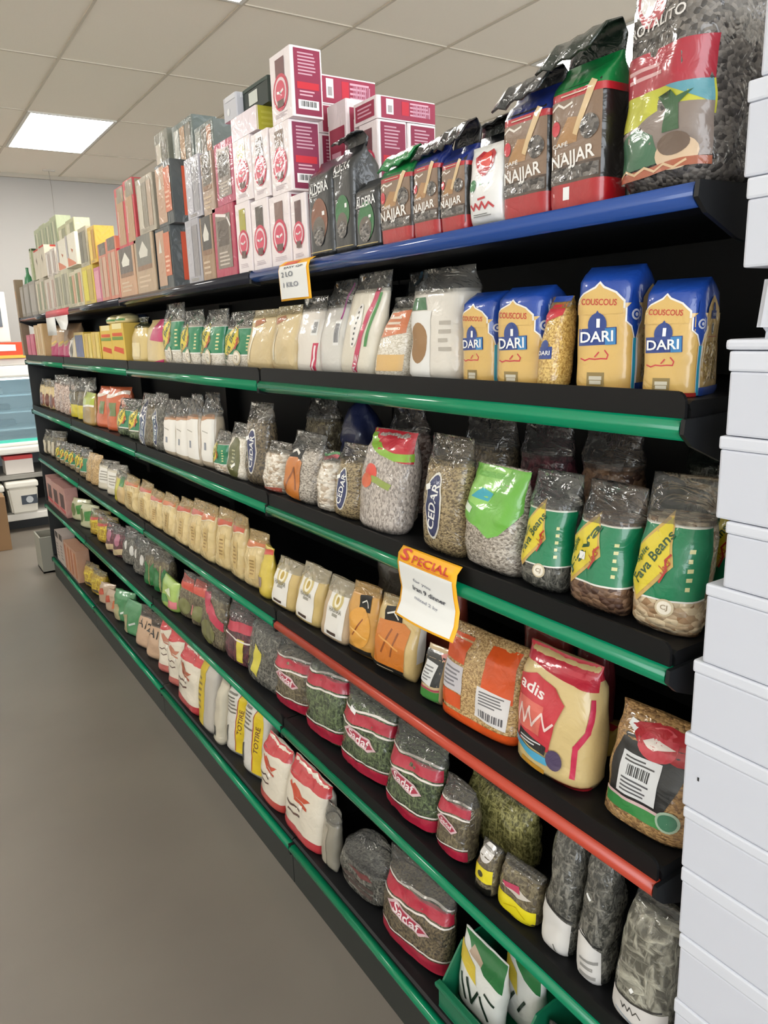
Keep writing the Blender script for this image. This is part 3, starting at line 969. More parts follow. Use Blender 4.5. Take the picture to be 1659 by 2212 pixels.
def dari(small=False):
    tan, blue, white = 'dab468', '1c48a4', 'f2f0ea'
    dec = [('band', tan, .02, .70, (-.9, 1.5)),
           ('poly', white, [(-.50, .66), (.36, .66), (.36, .72), (.22, .79), (.02, .835), (-.06, .875), (-.14, .835), (-.34, .79), (-.5, .73)]),
           ('poly', tan, [(-.50, .62), (.33, .62), (.33, .712), (.2, .778), (.0, .822), (-.06, .857), (-.12, .822), (-.33, .778), (-.5, .715)]),
           ('poly', tan, [(.74, .60), (1.4, .60), (1.36, .74), (1.2, .81), (1.06, .85), (.92, .81), (.76, .74)]),
           ('poly', blue, [(.38, .56), (.46, .52), (.54, .42), (.62, .52), (.70, .56), (.70, .66), (.62, .70), (.6, .8), (.48, .8), (.46, .70), (.38, .66)]),
           ('line', white, [(.38, .66), (.38, .56), (.46, .52), (.52, .42)], .022), ('line', white, [(.70, .66), (.70, .56), (.62, .52), (.56, .42)], .022),
           ('el', 'd8dce8', .54, .61, .085, .085), ('el', blue, .54, .61, .055, .055), ('el', 'd8dce8', .54, .61, .03, .03),
           ('rect', white, .54, .22, .11, .42), ('rect', '2c9cc0', .52, .22, .055, .42),
           ('rect', '1a3c86', -.08, .445, .66, .135, 2), ('el', '1a3c86', -.08, .535, .16, .19), ('poly', '1a3c86', [(-.2, .56), (.04, .56), (-.08, .65)]), ('rect', '2c7cb8', .15, .445, .18, .13, 2),
           ('txt', 'f6f6f4', 'DARI', -.08, .445, .56, .17, 2), ('rect', 'f4f4f4', -.06, .55, .06, .07),
           ('txt', 'c0392b', 'COUSCOUS', -.07, .715, .6, .1, -3),
           ('line', 'c4303c', [(-.36, .27), (-.28, .255), (-.2, .27), (-.1, .265), (.0, .27), (.1, .268), (.12, .30), (.06, .335)], .022), ('line', 'c4303c', [(-.1, .285), (-.04, .32)], .022),
           ('rect', '8a7440', -.08, .10, .3, .12), ('rect', 'cfc8b4', -.08, .115, .22, .03), ('rect', 'cfc8b4', -.08, .08, .2, .03),
           ('band', 'c43a34', 0, .035, (-.5, .5)), ('band', blue, 0, .075, (.56, 1.6)),
           ('rect', '1a3c86', 1.06, .685, .3, .07), ('el', '1a3c86', 1.06, .74, .08, .1), ('txt', 'f4f4f4', 'OJLO', 1.06, .685, .22, .06), ('el', 'f0ead8', 1.04, .57, .085, .1), ('el', '4a4438', 1.04, .57, .06, .075), ('el', 'f0ead8', 1.04, .57, .045, .058),
           ('line', 'c8503c', [(.8, .5), (1.3, .5)], .014), ('band', 'g couscous', .12, .46, (.74, 1.34))]
    return dict(body=blue, n=4.6, prof='carton', wr=.002, dec=dec, bname='printed_bag')

def fava(words='Fava Beans', bean='g fava', flip=0, seal=True):
    g, y = '0a7a50', 'dcc832'
    dec = [('band', g, .24, .70, (-.75, .75)), ('line', 'e8e4dc', [(-.75, .245), (.75, .245)], .025), ('line', '8a3040', [(-.7, .71), (.7, .71)], .02), ('band', 'dfdccf', .70, .715, (-.7, .7)),
           ('poly', 'c8a45a', [(-.46, .30), (-.30, .20), (.18, .47), (.02, .80), (-.42, .56)]),
           ('poly', y, [(-.45, .32), (-.31, .235), (.13, .48), (.02, .76), (-.40, .55)]),
           ('txt', '1e4a28', words, -.15, .50, .86, .15, 60), ('txt', '2c5a30', 'Split', -.32, .50, .3, .1, 56),
           ('txt', 'b03020', 'لوف', .06, .46, .2, .14, 56), ('line', 'b02c24', [(.02, .36), (.1, .44), (.06, .5), (.13, .54)], .03),
           ('lines', 'd8d49a', .40, .45, .08, .3, 5)]
    if seal: dec += [('el', 'cfc0a0', .12, .20, .13, .13), ('el', 'efe6d4', .12, .20, .1, .1), ('txt', '9a8a70', 'CJ', .12, .20, .1, .09)]
    return dict(body=bean, n=2.6, prof='pillow', wr=.004, top=.74, dec=dec)

def cedar(grain_, rot=80, word='CEDAR'):
    return dict(body=grain_, n=2.5, prof='pillow', wr=.004, top=.8, tmat='x e0d8cc', dec=[
        ('el', 'dcd8cc', .02, .42, .20, .52), ('el', '1e2a58', .02, .42, .17, .48), ('txt', 'f0f0ec', word, .02, .42, .74, .16, rot), ('rect', 'k f2f2ee', -.12, .58, .14, .05, 20)])

def whitelabel(body, bulb='b89c6c', off=0.0, top='X d8ccb0'):
    return dict(body=body, n=3.0, prof='pillow', wr=.003, top=.82, tmat=top, dec=[
        ('rect', 'k e6e2da', off, .46, .64, .74), ('el', 'k cbb87c', off, .70, .19, .21), ('el', 'k efe8d0', off, .70, .12, .14), ('el', 'k b89c50', off, .70, .06, .08),
        ('txt', 'k 8a8678', 'HASNAA', off, .54, .44, .1), ('rect', 'k 9a968a', off, .46, .2, .05), ('rect', 'k 4a3a30', off - .04, .15, .34, .055)])

def spread(col='cdb684', n=3.2, cap='b8583a', wrap=.8):
    """soft tan packet in shiny film with a red printed top"""
    return dict(body='g spread', n=n, prof='pillow', wr=.004, top=.86, tmat='X d8b880', dec=[
        ('wave', cap, .80, .10, .03), ('wave', 'e8dcc0', .74, .015, .03), ('rect', 'c8ac70', .12, .4, .3, .42), ('lines', '9a7c4a', .12, .4, .2, .3, 5)])

def redband(contents, word='Sadaf', top=.8, label=True):
    dec = [('wave', 'b0243c', .70, .13, .03, (-.6, .6)), ('wave', 'e8e0d8', .79, .02, .03, (-.6, .6)), ('wave', 'e8e0d8', .61, .02, .03, (-.6, .6)), ('wave', 'a8203a', .12, .14, .02, (-.6, .6)), ('wave', 'e0d8d0', .215, .018, .02, (-.6, .6))]
    if label: dec += [('poly', 'd8b8bc', [(-.34, .50), (-.2, .44), (.2, .40), (.34, .46), (.2, .54), (-.2, .58)]), ('poly', 'a83048', [(-.28, .50), (-.18, .46), (.18, .425), (.28, .465), (.16, .52), (-.18, .555)]), ('txt', 'f0e4e4', word, 0, .49, .4, .1, -6)]
    return dict(body=contents, n=2.8, prof='pillow', wr=.005, top=top, dec=dec)

def flour(body='e3dac8', foot='b5323a', mark='c0482c'):
    return dict(body=body, n=3.2, prof='full', wr=.005, bname='filled_bag', dec=[
        ('band', foot, 0, .16, (-.7, .7)), ('band', 'c03038', .84, 1, (-.62, .62)), ('wave', 'c03038', .84, .05, .03, (-.6, .6)), ('poly', mark, [(-.2, .74), (.05, .66), (.26, .68), (.12, .60), (-.1, .6), (-.28, .68)]), ('line', mark, [(-.3, .72), (-.1, .58), (.2, .56)], .04),
        ('line', '5a4038', [(-.3, .46), (-.2, .44), (-.1, .47), (.02, .44)], .03), ('line', '5a4038', [(-.24, .36), (-.1, .34), (.04, .37)], .03), ('rect', 'k f2eee6', .06, .52, .1, .05, 15)])

def clear(contents, top=.72, dec=(), n=2.6, prof='pillow', tmat='x e8e8e4', wr=.005):
    return dict(body=contents, n=n, prof=prof, wr=wr, top=top, tmat=tmat, dec=list(dec))

def plus(st, more):
    st['dec'] = list(st.get('dec', ())) + more
    return st

# ------------------------------------------------------------------ the goods, shelf by shelf: name, place along the shelf, shelf height, width, height, depth
put('bean_sack', 0.649, 1.7543, 0.1383, 0.3100, 0.150, label='huge clear sack of dark grey beans with red band, near end of top shelf', cat='bag', **clear('g coffeebean', .93, [('band','a82034',.36,.50,(-.6,.52)),('lines','e0b0b0',-.1,.43,.5,.06,2),('band','c4c43c',.24,.36,(-.6,.52)),('poly','5a9aa8',[(.1,.36),(.5,.36),(.5,.27)]),('poly','8a7c74',[(-.6,.1),(.5,.1),(.5,.28),(.1,.30),(-.2,.25),(-.6,.21)]),('poly','3c6a4c',[(-.4,.08),(.05,.10),(-.02,.2),(-.2,.24),(-.45,.2)]),('poly','2e5a34',[(.08,.2),(.24,.2),(.22,.29),(.34,.33),(.2,.315),(.16,.34),(.14,.31),(.02,.33),(.1,.28)]),('el','d8bc9c',.2,.12,.2,.13),('el','6a5648',.18,.155,.15,.09),('wave','a85a3c',.075,.03,.01,(-.6,.5)),('line','d8b890',[(-.4,.07),(-.3,.09),(-.2,.07),(-.1,.09),(0,.07),(.1,.09),(.2,.07),(.3,.09)],.02),('el','b04048',-.12,.70,.17,.26),('el','e6e2de',-.16,.69,.09,.14),('txt','e6e2de','ROYALITO',-.05,.595,.6,.09,4)], n=3.4, prof='full', wr=.006))
put('bean_sack', 0.630, 1.7543, 0.1350, 0.3600, 0.150, label='dark red banded bean sack half hidden behind the huge one and white cartons', cat='bag', x=1.020, **clear('g coffeebean', .93, [('band','6a1c28',.44,.53,(-.7,.7))], n=3.4, prof='full'))
put('coffee_pack', 0.777, 1.7543, 0.0934, 0.1818, 0.070, label='large green topped coffee pack with black folded end beside the bean sack', cat='coffee', **coffee('0f7a3c', folded_top('15251c', .06, .035, .028), True))
put('coffee_pack', 0.874, 1.7543, 0.0928, 0.1703, 0.065, label='large blue topped coffee pack with black folded end left of the green topped pack', cat='coffee', **coffee('24347c', folded_top('1c1f22', .05, .02, .03)))
put('white_coffee_pouch', 0.959, 1.7543, 0.0762, 0.1150, 0.035, label='white coffee pouch with a red pomegranate shape standing before the blue topped packs', cat='coffee', x=0.806, **dict(body='ecebe8', n=3.5, prof='flat', wr=.001, bname='foil_pouch', dec=[('poly','b01c2c',[(-.30,.86),(-.14,.93),(.0,.90),(.16,.93),(.30,.86),(.26,.72),(.06,.6),(-.02,.6),(-.22,.70)]),('el','d83428',.05,.80,.16,.16),('el','2c7a48',-.28,.5,.11,.12),('line','3a8a50',[(-.1,.5),(.05,.52),(.2,.5)],.025),('line','c03038',[(-.36,.26),(-.28,.20),(-.2,.27),(-.1,.2),(0,.28),(.08,.2),(.2,.26),(.32,.2)],.045),('line','c03038',[(-.1,.32),(.1,.33)],.04),('lines','6a6a68',0,.12,.6,.05,2)]))
put('coffee_pack', 1.040, 1.7543, 0.0646, 0.1287, 0.060, label='small blue topped coffee pack with shiny black folded end beside the white pouch', cat='coffee', **coffee('24347c', folded_top('17181a', .04, .035, .02)))
put('coffee_pack', 1.115, 1.7543, 0.0730, 0.1407, 0.060, label='small blue topped coffee pack second from the white pouch', cat='coffee', **coffee('24347c', folded_top('17181a', .03, .015, .02)))
put('coffee_pack', 1.207, 1.7543, 0.0989, 0.1412, 0.060, label='small green topped coffee pack between the blue topped pair and the black espresso packs', cat='coffee', **coffee('128040', folded_top('128040', .03, .015, .02)))
put('espresso_pack', 1.305, 1.7543, 0.0844, 0.1274, 0.070, label='short black coffee pack with green glow beside the small green topped pack', cat='coffee', **espresso('1d6a34','ALDEIRA'))
put('espresso_pack', 1.392, 1.7543, 0.0785, 0.1989, 0.070, label='tall black coffee pack with green glow and open black flaps', cat='coffee', **{**espresso('1d6a34','ALDEIRA',.80), "extra": folded_top('1b1d1f', .03, .02, .0)})
put('espresso_pack', 1.489, 1.7543, 0.1017, 0.1945, 0.080, label='black coffee pack with brown glow beside the white date cartons', cat='coffee', **espresso('7a4428','ALDEIRA',.70))
put('date_carton', 1.583, 1.7543, 0.0717, 0.1388, 0.075, label='white window carton with red seal next to the black coffee packs, bottom row', cat='box', **dates('5a3a38')(0.072, 0.075, 0.139))
put('date_carton', 1.678, 1.7543, 0.1035, 0.1514, 0.075, label='second white window carton with red seal from the black coffee packs, bottom row', cat='box', **dates('7a5a50')(0.104, 0.075, 0.151))
put('date_carton', 1.786, 1.7543, 0.0984, 0.1576, 0.075, label='third white window carton with red seal from the black coffee packs, bottom row', cat='box', **dates('4a4038')(0.098, 0.075, 0.158))
put('date_carton', 1.888, 1.7543, 0.0902, 0.1662, 0.075, label='white carton with yellow green window in the bottom row beside the pink framed packs', cat='box', **dates('a8a030')(0.090, 0.075, 0.166))
put('date_carton', 1.656, 1.9063, 0.1003, 0.1430, 0.075, label='middle white window carton of the tall stack with its dark red printed side showing', cat='box', **dates('7a6458','86284a')(0.100, 0.075, 0.143))
put('date_carton', 1.762, 1.9125, 0.0927, 0.1433, 0.075, label='white window carton left of the tall stack in the second row', cat='box', **dates('5e5048')(0.093, 0.075, 0.143))
put('date_carton', 1.868, 1.9211, 0.1082, 0.1419, 0.075, label='white carton with yellow green window and olive side in the second row', cat='box', **dates('a8a438','9a9a20')(0.108, 0.075, 0.142))
put('date_carton', 1.633, 2.0499, 0.1016, 0.1360, 0.075, label='topmost white window carton standing highest on the shelf, dark red side with barcode', cat='box', **dates('6a3c40','8c2444')(0.102, 0.075, 0.136))
put('date_carton', 1.942, 2.0499, 0.0365, 0.1360, 0.075, label='white window carton behind the topmost one, only its red seal edge showing', cat='box', x=0.900, **dates('4a3c38')(0.037, 0.075, 0.136))
put('olive_carton', 1.845, 2.0636, 0.1531, 0.0520, 0.105, label='carton with a plain olive side lying across the second row of white cartons', cat='box', **dict(body='w ecdfe6', n=None, prof='box', wr=0, dec=[('band','k a8a428',0,1,(.5,.5+0.686)),('lines','k b4b040',.5+.5*0.686,.5,.8*0.686,.7,3)]))
put('grey_bin_box', 1.918, 2.1162, 0.0823, 0.0542, 0.060, label='pale grey small box standing on the olive carton', cat='box', **dict(body='k c4c4ca', n=None, prof='box', wr=0, dec=[('band','k d4d4d8',.78,1,(-.55,1.6)),('el','k e8e8e8',-.1,.35,.1,.1)]))
put('dark_green_box', 1.816, 2.1162, 0.1654, 0.0549, 0.080, label='dark green box with a round white emblem above the olive carton', cat='box', x=0.830, **dict(body='k 202c26', n=None, prof='box', wr=0, dec=[('rect','k c8ccc4',.0,.5,.3,.5),('el','k e4e6e0',.5+.62*0.484,.55,.26*0.484,.26*0.484),('line','k 9aa09a',[(.5+.55*0.484,.5),(.5+.68*0.484,.6)],.05),('band','k 2c3c34',.86,1,(-.5,.5+0.484))]))
put('pink_framed_pack', 2.018, 1.7543, 0.1472, 0.1771, 0.080, label='lower pink framed pack with grey window beside the white date cartons', cat='packet', **framed('b04058'))
put('pink_framed_pack', 1.984, 1.9320, 0.1230, 0.1493, 0.080, label='upper pink framed pack with wrinkled shiny film', cat='packet', **framed('b4506a','8c8078','4e463e'))
put('drop_carton', 2.147, 1.7543, 0.0939, 0.1677, 0.080, label='lower glossy brown carton with pale drop emblem beside the lower pink framed pack', cat='box', **dropbox('4a4642','a08468'))
put('drop_carton', 2.108, 1.9226, 0.0835, 0.1554, 0.080, label='upper glossy tan carton with dark drop emblem beside the upper pink framed pack', cat='box', **dropbox('6a6258','b09a88','4a4038'))
put('silver_carton', 2.260, 1.7543, 0.1145, 0.1737, 0.080, label='lower silver grey glossy carton beside the orange sided box', cat='box', **striped('a8a6ac','b4b2b8','8f8b8c'))
put('silver_carton', 2.223, 1.9286, 0.1188, 0.1596, 0.080, label='upper silver grey glossy carton beside the upper orange sided box', cat='box', **striped('b2b0b8','c0bec6','9a989c'))
put('tall_glossy_carton', 2.338, 2.0889, 0.1556, 0.1194, 0.080, label='tall shiny grey carton standing behind the silver cartons, right one of a pair', cat='box', x=0.900, **striped('66706c','9a9c94','6a6258','b07c60'))
put('tall_glossy_carton', 2.520, 2.0889, 0.1908, 0.1674, 0.080, label='tall shiny grey carton with white collar, left one of the pair behind', cat='box', x=0.900, **striped('66706c','a8aaa2','a88460','7a7468'))
put('glossy_bottle_box', 2.733, 1.9402, 0.1381, 0.3306, 0.060, label='narrow wrapped carton at the left of the tall shiny pair', cat='box', x=0.900, **striped('7c7c70','b8b4a4','6c6a60'))
put('orange_side_box', 2.534, 1.7543, 0.1500, 0.1853, 0.080, label='lower charcoal box with an orange near side', cat='box', **orange_side())
put('orange_side_box', 2.479, 1.9402, 0.1500, 0.1803, 0.080, label='upper charcoal box with an orange near side', cat='box', **orange_side('d85a36'))
put('drop_carton', 2.754, 1.7543, 0.2224, 0.1879, 0.080, label='lower tan carton with grey top, white drop and dark side', cat='box', **dropbox('76746a','b49c80','d6d2c6','333c3e'))
put('glossy_tan_carton', 2.683, 1.9428, 0.1869, 0.1729, 0.080, label='glossy grey tan carton above the tan carton with the white drop', cat='box', **striped('a89e8c','c4bcaa','8c8474','b09a84'))
put('drop_carton', 2.988, 1.7543, 0.2248, 0.1711, 0.080, label='brown topped small carton with white drop between the red and tan cartons', cat='box', **dropbox('5e5650','c09878','e2ded2'))
put('red_tan_carton', 3.178, 1.7543, 0.1412, 0.2271, 0.080, label='lower red edged tan carton with brown lid band, nearer one', cat='box', **dict(body='w c87e68', n=None, prof='box', wr=0, dec=[('band','w 6c6458',.80,1,(-.5,.5+0.567)),('band','w b0927a',.06,.76,(-.42,-.1)),('band','w c4a088',.06,.76,(-.02,.36)),('band','w c8344c',0,.8,(.5,.5+0.567))]))
put('red_tan_carton', 3.323, 1.7543, 0.1412, 0.2203, 0.080, label='lower red edged tan carton with brown lid band, farther one', cat='box', **dict(body='w c87e68', n=None, prof='box', wr=0, dec=[('band','w 6c6458',.80,1,(-.5,.5+0.567)),('band','w b0927a',.06,.76,(-.42,-.1)),('band','w c4a088',.06,.76,(-.02,.36)),('band','w c8344c',0,.8,(.5,.5+0.567))]))
put('red_tan_carton', 2.872, 1.9260, 0.1178, 0.2123, 0.080, label='upper red framed carton stacked on the brown topped one, nearer one', cat='box', **dict(body='w c44c54', n=None, prof='box', wr=0, dec=[('band','w b08c68',.04,.86,(-.36,.4)),('band','w 8c8470',.74,.98,(-.2,.5+0.679)),('line','w e8c8c4',[(-.3,.2),(-.2,.6)],.05)]))
put('red_tan_carton', 2.994, 1.9260, 0.1178, 0.2059, 0.080, label='upper red framed carton stacked on the brown topped one, farther one', cat='box', **dict(body='w c44c54', n=None, prof='box', wr=0, dec=[('band','w b08c68',.04,.86,(-.36,.4)),('band','w 8c8470',.74,.98,(-.2,.5+0.679)),('line','w e8c8c4',[(-.3,.2),(-.2,.6)],.05)]))
put('pink_carton', 3.452, 1.7543, 0.1018, 0.1389, 0.080, label='narrow pink carton left of the red edged tan carton', cat='box', **striped('c4708a','d894a4'))
put('yellow_carton', 3.621, 1.7543, 0.2094, 0.1584, 0.080, label='lower bright yellow carton on the far part of the top shelf', cat='box', **striped('cbb444','d8cc30','b8a040'))
put('yellow_carton', 3.472, 1.9133, 0.1206, 0.1432, 0.080, label='yellow orange carton on top of the bright yellow one', cat='box', **striped('d8b040','e8c860','c09038'))
put('cream_window_carton', 3.638, 1.9133, 0.1497, 0.1596, 0.080, label='cream carton with two dark windows left of the yellow orange carton', cat='box', **striped('b0a890','6a6656','8a8470'))
put('cream_carton', 3.807, 1.7543, 0.1294, 0.1608, 0.080, label='cream carton with a green window on the lower far row, nearer one', cat='box', **striped('ccc4a8','6c7c48','c89a78'))
put('cream_carton', 3.940, 1.7543, 0.1294, 0.1560, 0.080, label='cream carton with a green window on the lower far row, farther one', cat='box', **striped('ccc4a8','6c7c48','c89a78'))
put('cream_carton', 4.105, 1.7543, 0.1613, 0.1811, 0.080, label='cream carton with a grey green window beside the white peaked carton, nearer one', cat='box', **striped('c0bca0','84846c','a8a48c'))
put('cream_carton', 4.271, 1.7543, 0.1613, 0.1756, 0.080, label='cream carton with a grey green window beside the white peaked carton, farther one', cat='box', **striped('c0bca0','84846c','a8a48c'))
put('white_peak_carton', 3.895, 1.9360, 0.2207, 0.1401, 0.080, label='bright white carton with an orange sweep stacked at the far end, nearer one', cat='box', **dict(body='w f0ead8', n=None, prof='box', wr=0, dec=[('poly','w d0744c',[(-.5,.02),(.5,.02),(.2,.14),(-.3,.30),(-.5,.36)]),('poly','k b06a48',[(.05,.55),(.25,.48),(.14,.4)]),('band','w b8b4b4',.3,1,(-.5,-.25))]))
put('white_peak_carton', 4.119, 1.9360, 0.2207, 0.1359, 0.080, label='bright white carton with an orange sweep stacked at the far end, farther one', cat='box', **dict(body='w f0ead8', n=None, prof='box', wr=0, dec=[('poly','w d0744c',[(-.5,.02),(.5,.02),(.2,.14),(-.3,.30),(-.5,.36)]),('poly','k b06a48',[(.05,.55),(.25,.48),(.14,.4)]),('band','w b8b4b4',.3,1,(-.5,-.25))]))
put('pale_green_carton', 4.412, 2.0257, 0.2050, 0.1860, 0.080, label='pale green carton highest at the far end, right one, nearer one', cat='box', x=0.930, **striped('c4c49c','dcd8b8','9a9c7c'))
put('pale_green_carton', 4.621, 2.0257, 0.2050, 0.1804, 0.080, label='pale green carton highest at the far end, right one, farther one', cat='box', x=0.930, **striped('c4c49c','dcd8b8','9a9c7c'))
put('pale_green_carton', 4.834, 2.0257, 0.1754, 0.2547, 0.080, label='pale green carton highest at the far end, left one, nearest one', cat='box', x=0.930, **striped('b4bc98','8c9878','d4d4b4','a4ac8c'))
put('pale_green_carton', 5.013, 2.0257, 0.1754, 0.2471, 0.080, label='pale green carton highest at the far end, left one, second one', cat='box', x=0.930, **striped('b4bc98','8c9878','d4d4b4','a4ac8c'))
put('pale_green_carton', 5.192, 2.0257, 0.1754, 0.2547, 0.080, label='pale green carton highest at the far end, left one, third one', cat='box', x=0.930, **striped('b4bc98','8c9878','d4d4b4','a4ac8c'))
put('pale_green_carton', 5.372, 2.0257, 0.1754, 0.2496, 0.080, label='pale green carton highest at the far end, left one, farthest one', cat='box', x=0.930, **striped('b4bc98','8c9878','d4d4b4','a4ac8c'))
put('red_rim_carton', 4.332, 1.9278, 0.1282, 0.1288, 0.080, label='white carton with a thin red rim, right one of two, far end, nearer one', cat='box', **striped('d8cec4','e8e2da','b8a8a0'))
put('red_rim_carton', 4.465, 1.9278, 0.1282, 0.1249, 0.080, label='white carton with a thin red rim, right one of two, far end, farther one', cat='box', **striped('d8cec4','e8e2da','b8a8a0'))
put('red_rim_carton', 4.626, 1.9411, 0.1683, 0.1584, 0.080, label='white carton with a thin red rim, left one of two, far end, nearer one', cat='box', **dict(body='w d4cab4', n=None, prof='box', wr=0, dec=[('band','k c04438',.94,1,(-.5,1.2)),('poly','k 5a4c44',[(-.05,.6),(.12,.45),(.02,.75)])]))
put('red_rim_carton', 4.798, 1.9411, 0.1683, 0.1537, 0.080, label='white carton with a thin red rim, left one of two, far end, farther one', cat='box', **dict(body='w d4cab4', n=None, prof='box', wr=0, dec=[('band','k c04438',.94,1,(-.5,1.2)),('poly','k 5a4c44',[(-.05,.6),(.12,.45),(.02,.75)])]))
put('slim_carton', 4.439, 1.7543, 0.1323, 0.1729, 0.080, label='pale slim carton at the foot of the right red rimmed carton, nearer one', cat='box', **striped('cfc4b4','d8d0c4','b89c8c'))
put('slim_carton', 4.575, 1.7543, 0.1323, 0.1677, 0.080, label='pale slim carton at the foot of the right red rimmed carton, farther one', cat='box', **striped('cfc4b4','d8d0c4','b89c8c'))
put('slim_carton', 4.731, 1.7543, 0.1343, 0.1862, 0.080, label='pale slim carton at the foot of the left red rimmed carton, nearer one', cat='box', **striped('b8b09c','d4c8b0','848c6c'))
put('slim_carton', 4.870, 1.7543, 0.1343, 0.1806, 0.080, label='pale slim carton at the foot of the left red rimmed carton, farther one', cat='box', **striped('b8b09c','d4c8b0','848c6c'))
put('grey_slab_carton', 5.063, 1.7543, 0.2074, 0.1914, 0.080, label='grey upright carton at the far end of the top shelf, right one of three', cat='box', **striped('8c867c','a09a90'))
put('grey_slab_carton', 5.284, 1.7543, 0.1893, 0.1898, 0.080, label='grey upright carton at the far end of the top shelf, middle one of three', cat='box', **striped('847e74','98928a'))
put('grey_slab_carton', 5.465, 1.7543, 0.1266, 0.1846, 0.080, label='grey upright carton at the far end of the top shelf, left one of three', cat='box', **striped('8a8274','9c948c'))
put('green_frame_box', 5.512, 1.7543, 0.0700, 0.4200, 0.140, label='tall pale green box with dark edges behind the far end cartons', cat='box', x=0.900, **dict(body='w b4bc90', n=None, prof='box', wr=0, dec=[('band','k 3c4c34',.97,1,(-.5,1.6)),('band','k c8c8b0',.78,.95,(-.44,.44)),('lines','k 6c7460',0,.87,.4,.03,1),('band','k c8ccac',.72,.95,(.55,1.5))]))
put('green_bottle', 5.450, 1.7543, 0.0550, 0.3000, 0.060, label='small green bottle in front of the pale green box at the far end', cat='bottle', x=0.830, **dict(body='2c7a4c', n=2.2, prof='tied', wr=0, bname='bottle_body', dec=[('band','1f6038',.1,.5,(-.5,.5))]))
put('brown_panel_pack', 5.630, 1.5126, 0.0550, 0.4800, 0.050, label='tall brown speckled box standing against the far end of the shelving', cat='box', x=0.800, **dict(body='k 8c7a64', n=None, prof='box', wr=0, dec=[('rect','k b08050',.1,.8,.4,.1),('rect','k 6c5c4c',0,.3,.6,.2)]))
put('date_carton', 1.760, 1.7543, 0.0750, 0.1520, 0.080, label='upright date carton behind the black coffee packs, lower one at the aisle side', cat='box', x=0.950, **dates('6a3c40','8c2444')(0.075, 0.080, 0.152))
put('date_carton', 1.760, 1.7543, 0.0750, 0.1520, 0.080, label='upright date carton behind the black coffee packs, lower one at the back', cat='box', x=1.033, **dates('6a3c40','8c2444')(0.075, 0.080, 0.152))
put('date_carton', 1.760, 1.9073, 0.0750, 0.1520, 0.080, label='upright date carton behind the black coffee packs, upper one at the aisle side', cat='box', x=0.950, **dates('6a3c40','8c2444')(0.075, 0.080, 0.152))
put('date_carton', 1.760, 1.9073, 0.0750, 0.1520, 0.080, label='upright date carton behind the black coffee packs, upper one at the back', cat='box', x=1.033, **dates('6a3c40','8c2444')(0.075, 0.080, 0.152))
put('lying_date_carton', 1.775, 2.0608, 0.1050, 0.0630, 0.163, label='dark red date carton lying on the upright ones, lower of two', cat='box', x=0.950, **flatdates(0.105, 0.163, 0.063))
put('lying_date_carton', 1.775, 2.1248, 0.1050, 0.0630, 0.163, label='dark red date carton lying on the upright ones, topmost, with a white slip', cat='box', x=0.950, **flatdates(0.105, 0.163, 0.063))
put('date_carton', 1.505, 1.7543, 0.0750, 0.1390, 0.075, label='upright date carton behind the small coffee packs, lower one at the aisle side', cat='box', x=0.950, **dates('6a3c40','8c2444')(0.075, 0.075, 0.139))
put('date_carton', 1.505, 1.7543, 0.0750, 0.1390, 0.075, label='upright date carton behind the small coffee packs, lower one at the back', cat='box', x=1.028, **dates('6a3c40','8c2444')(0.075, 0.075, 0.139))
put('date_carton', 1.505, 1.8943, 0.0750, 0.1390, 0.075, label='upright date carton behind the small coffee packs, upper one at the aisle side', cat='box', x=0.950, **dates('6a3c40','8c2444')(0.075, 0.075, 0.139))
put('date_carton', 1.505, 1.8943, 0.0750, 0.1390, 0.075, label='upright date carton behind the small coffee packs, upper one at the back', cat='box', x=1.028, **dates('6a3c40','8c2444')(0.075, 0.075, 0.139))
put('lying_date_carton', 1.515, 2.0348, 0.0950, 0.0450, 0.153, label='dark red date carton lying on the lower stack behind the small coffee packs', cat='box', x=0.950, **flatdates(0.095, 0.153, 0.045))
put('lying_date_carton', 1.645, 1.7543, 0.0850, 0.3520, 0.125, label='small brownish date carton on the lower stack, set furthest back', cat='box', x=0.955, **flatdates(0.085, 0.125, 0.352))
put('red_coffee_pack', 0.962, 1.7543, 0.0700, 0.1850, 0.060, label='dark red coffee pack behind the white pouch, left of the large blue topped pack', cat='coffee', x=0.900, **dict(body='8c1c2c', n=6, prof='brick', wr=.001, bname='vacuum_pack', dec=[('lines','d8a8a8',0,.7,.6,.3,5)]))
put('black_coffee_pack', 1.070, 1.7543, 0.0950, 0.1650, 0.060, label='plain black coffee pack behind the small blue topped packs', cat='coffee', x=0.910, **{**dict(body='1a1c20', n=6, prof='brick', wr=.001, bname='vacuum_pack', dec=[]), "extra": folded_top('17181a', .03, .02, .0)})
put('couscous_bag', 0.627, 1.5074, 0.0727, 0.1452, 0.095, label='rightmost tall couscous bag, at the end of its shelf', cat='bag', yaw=17, x=0.829, **dari())
put('couscous_bag', 0.736, 1.5074, 0.0855, 0.1698, 0.090, label='second tall couscous bag from the shelf end, standing highest', cat='bag', yaw=17, x=0.831, **dari())
put('vermicelli_bag', 0.831, 1.5074, 0.0389, 0.1334, 0.050, label='golden grain bag with red sash between the couscous bags', cat='bag', lean=0.11, skew=0.03, **dict(body='g couscous', n=3, prof='full', wr=.002, top=.9, tmat='X c8a040', dec=[('poly','c42c38',[(-.5,.62),(-.2,.74),(.5,.80),(.5,.98),(.1,.98),(-.3,.86)]),('band','1c48a4',.88,1,(-.3,.6)),('rect','1a3c86',-.05,.40,.7,.13,2),('el','1a3c86',-.05,.48,.18,.2),('txt','f4f4f4','DARI',-.05,.40,.56,.16,2),('band','c43a34',0,.06,(-.5,.5))]))
put('couscous_bag', 0.899, 1.5074, 0.0925, 0.1521, 0.085, label='third couscous bag from the shelf end, behind the golden grain bag', cat='bag', yaw=6, x=0.823, **dari())
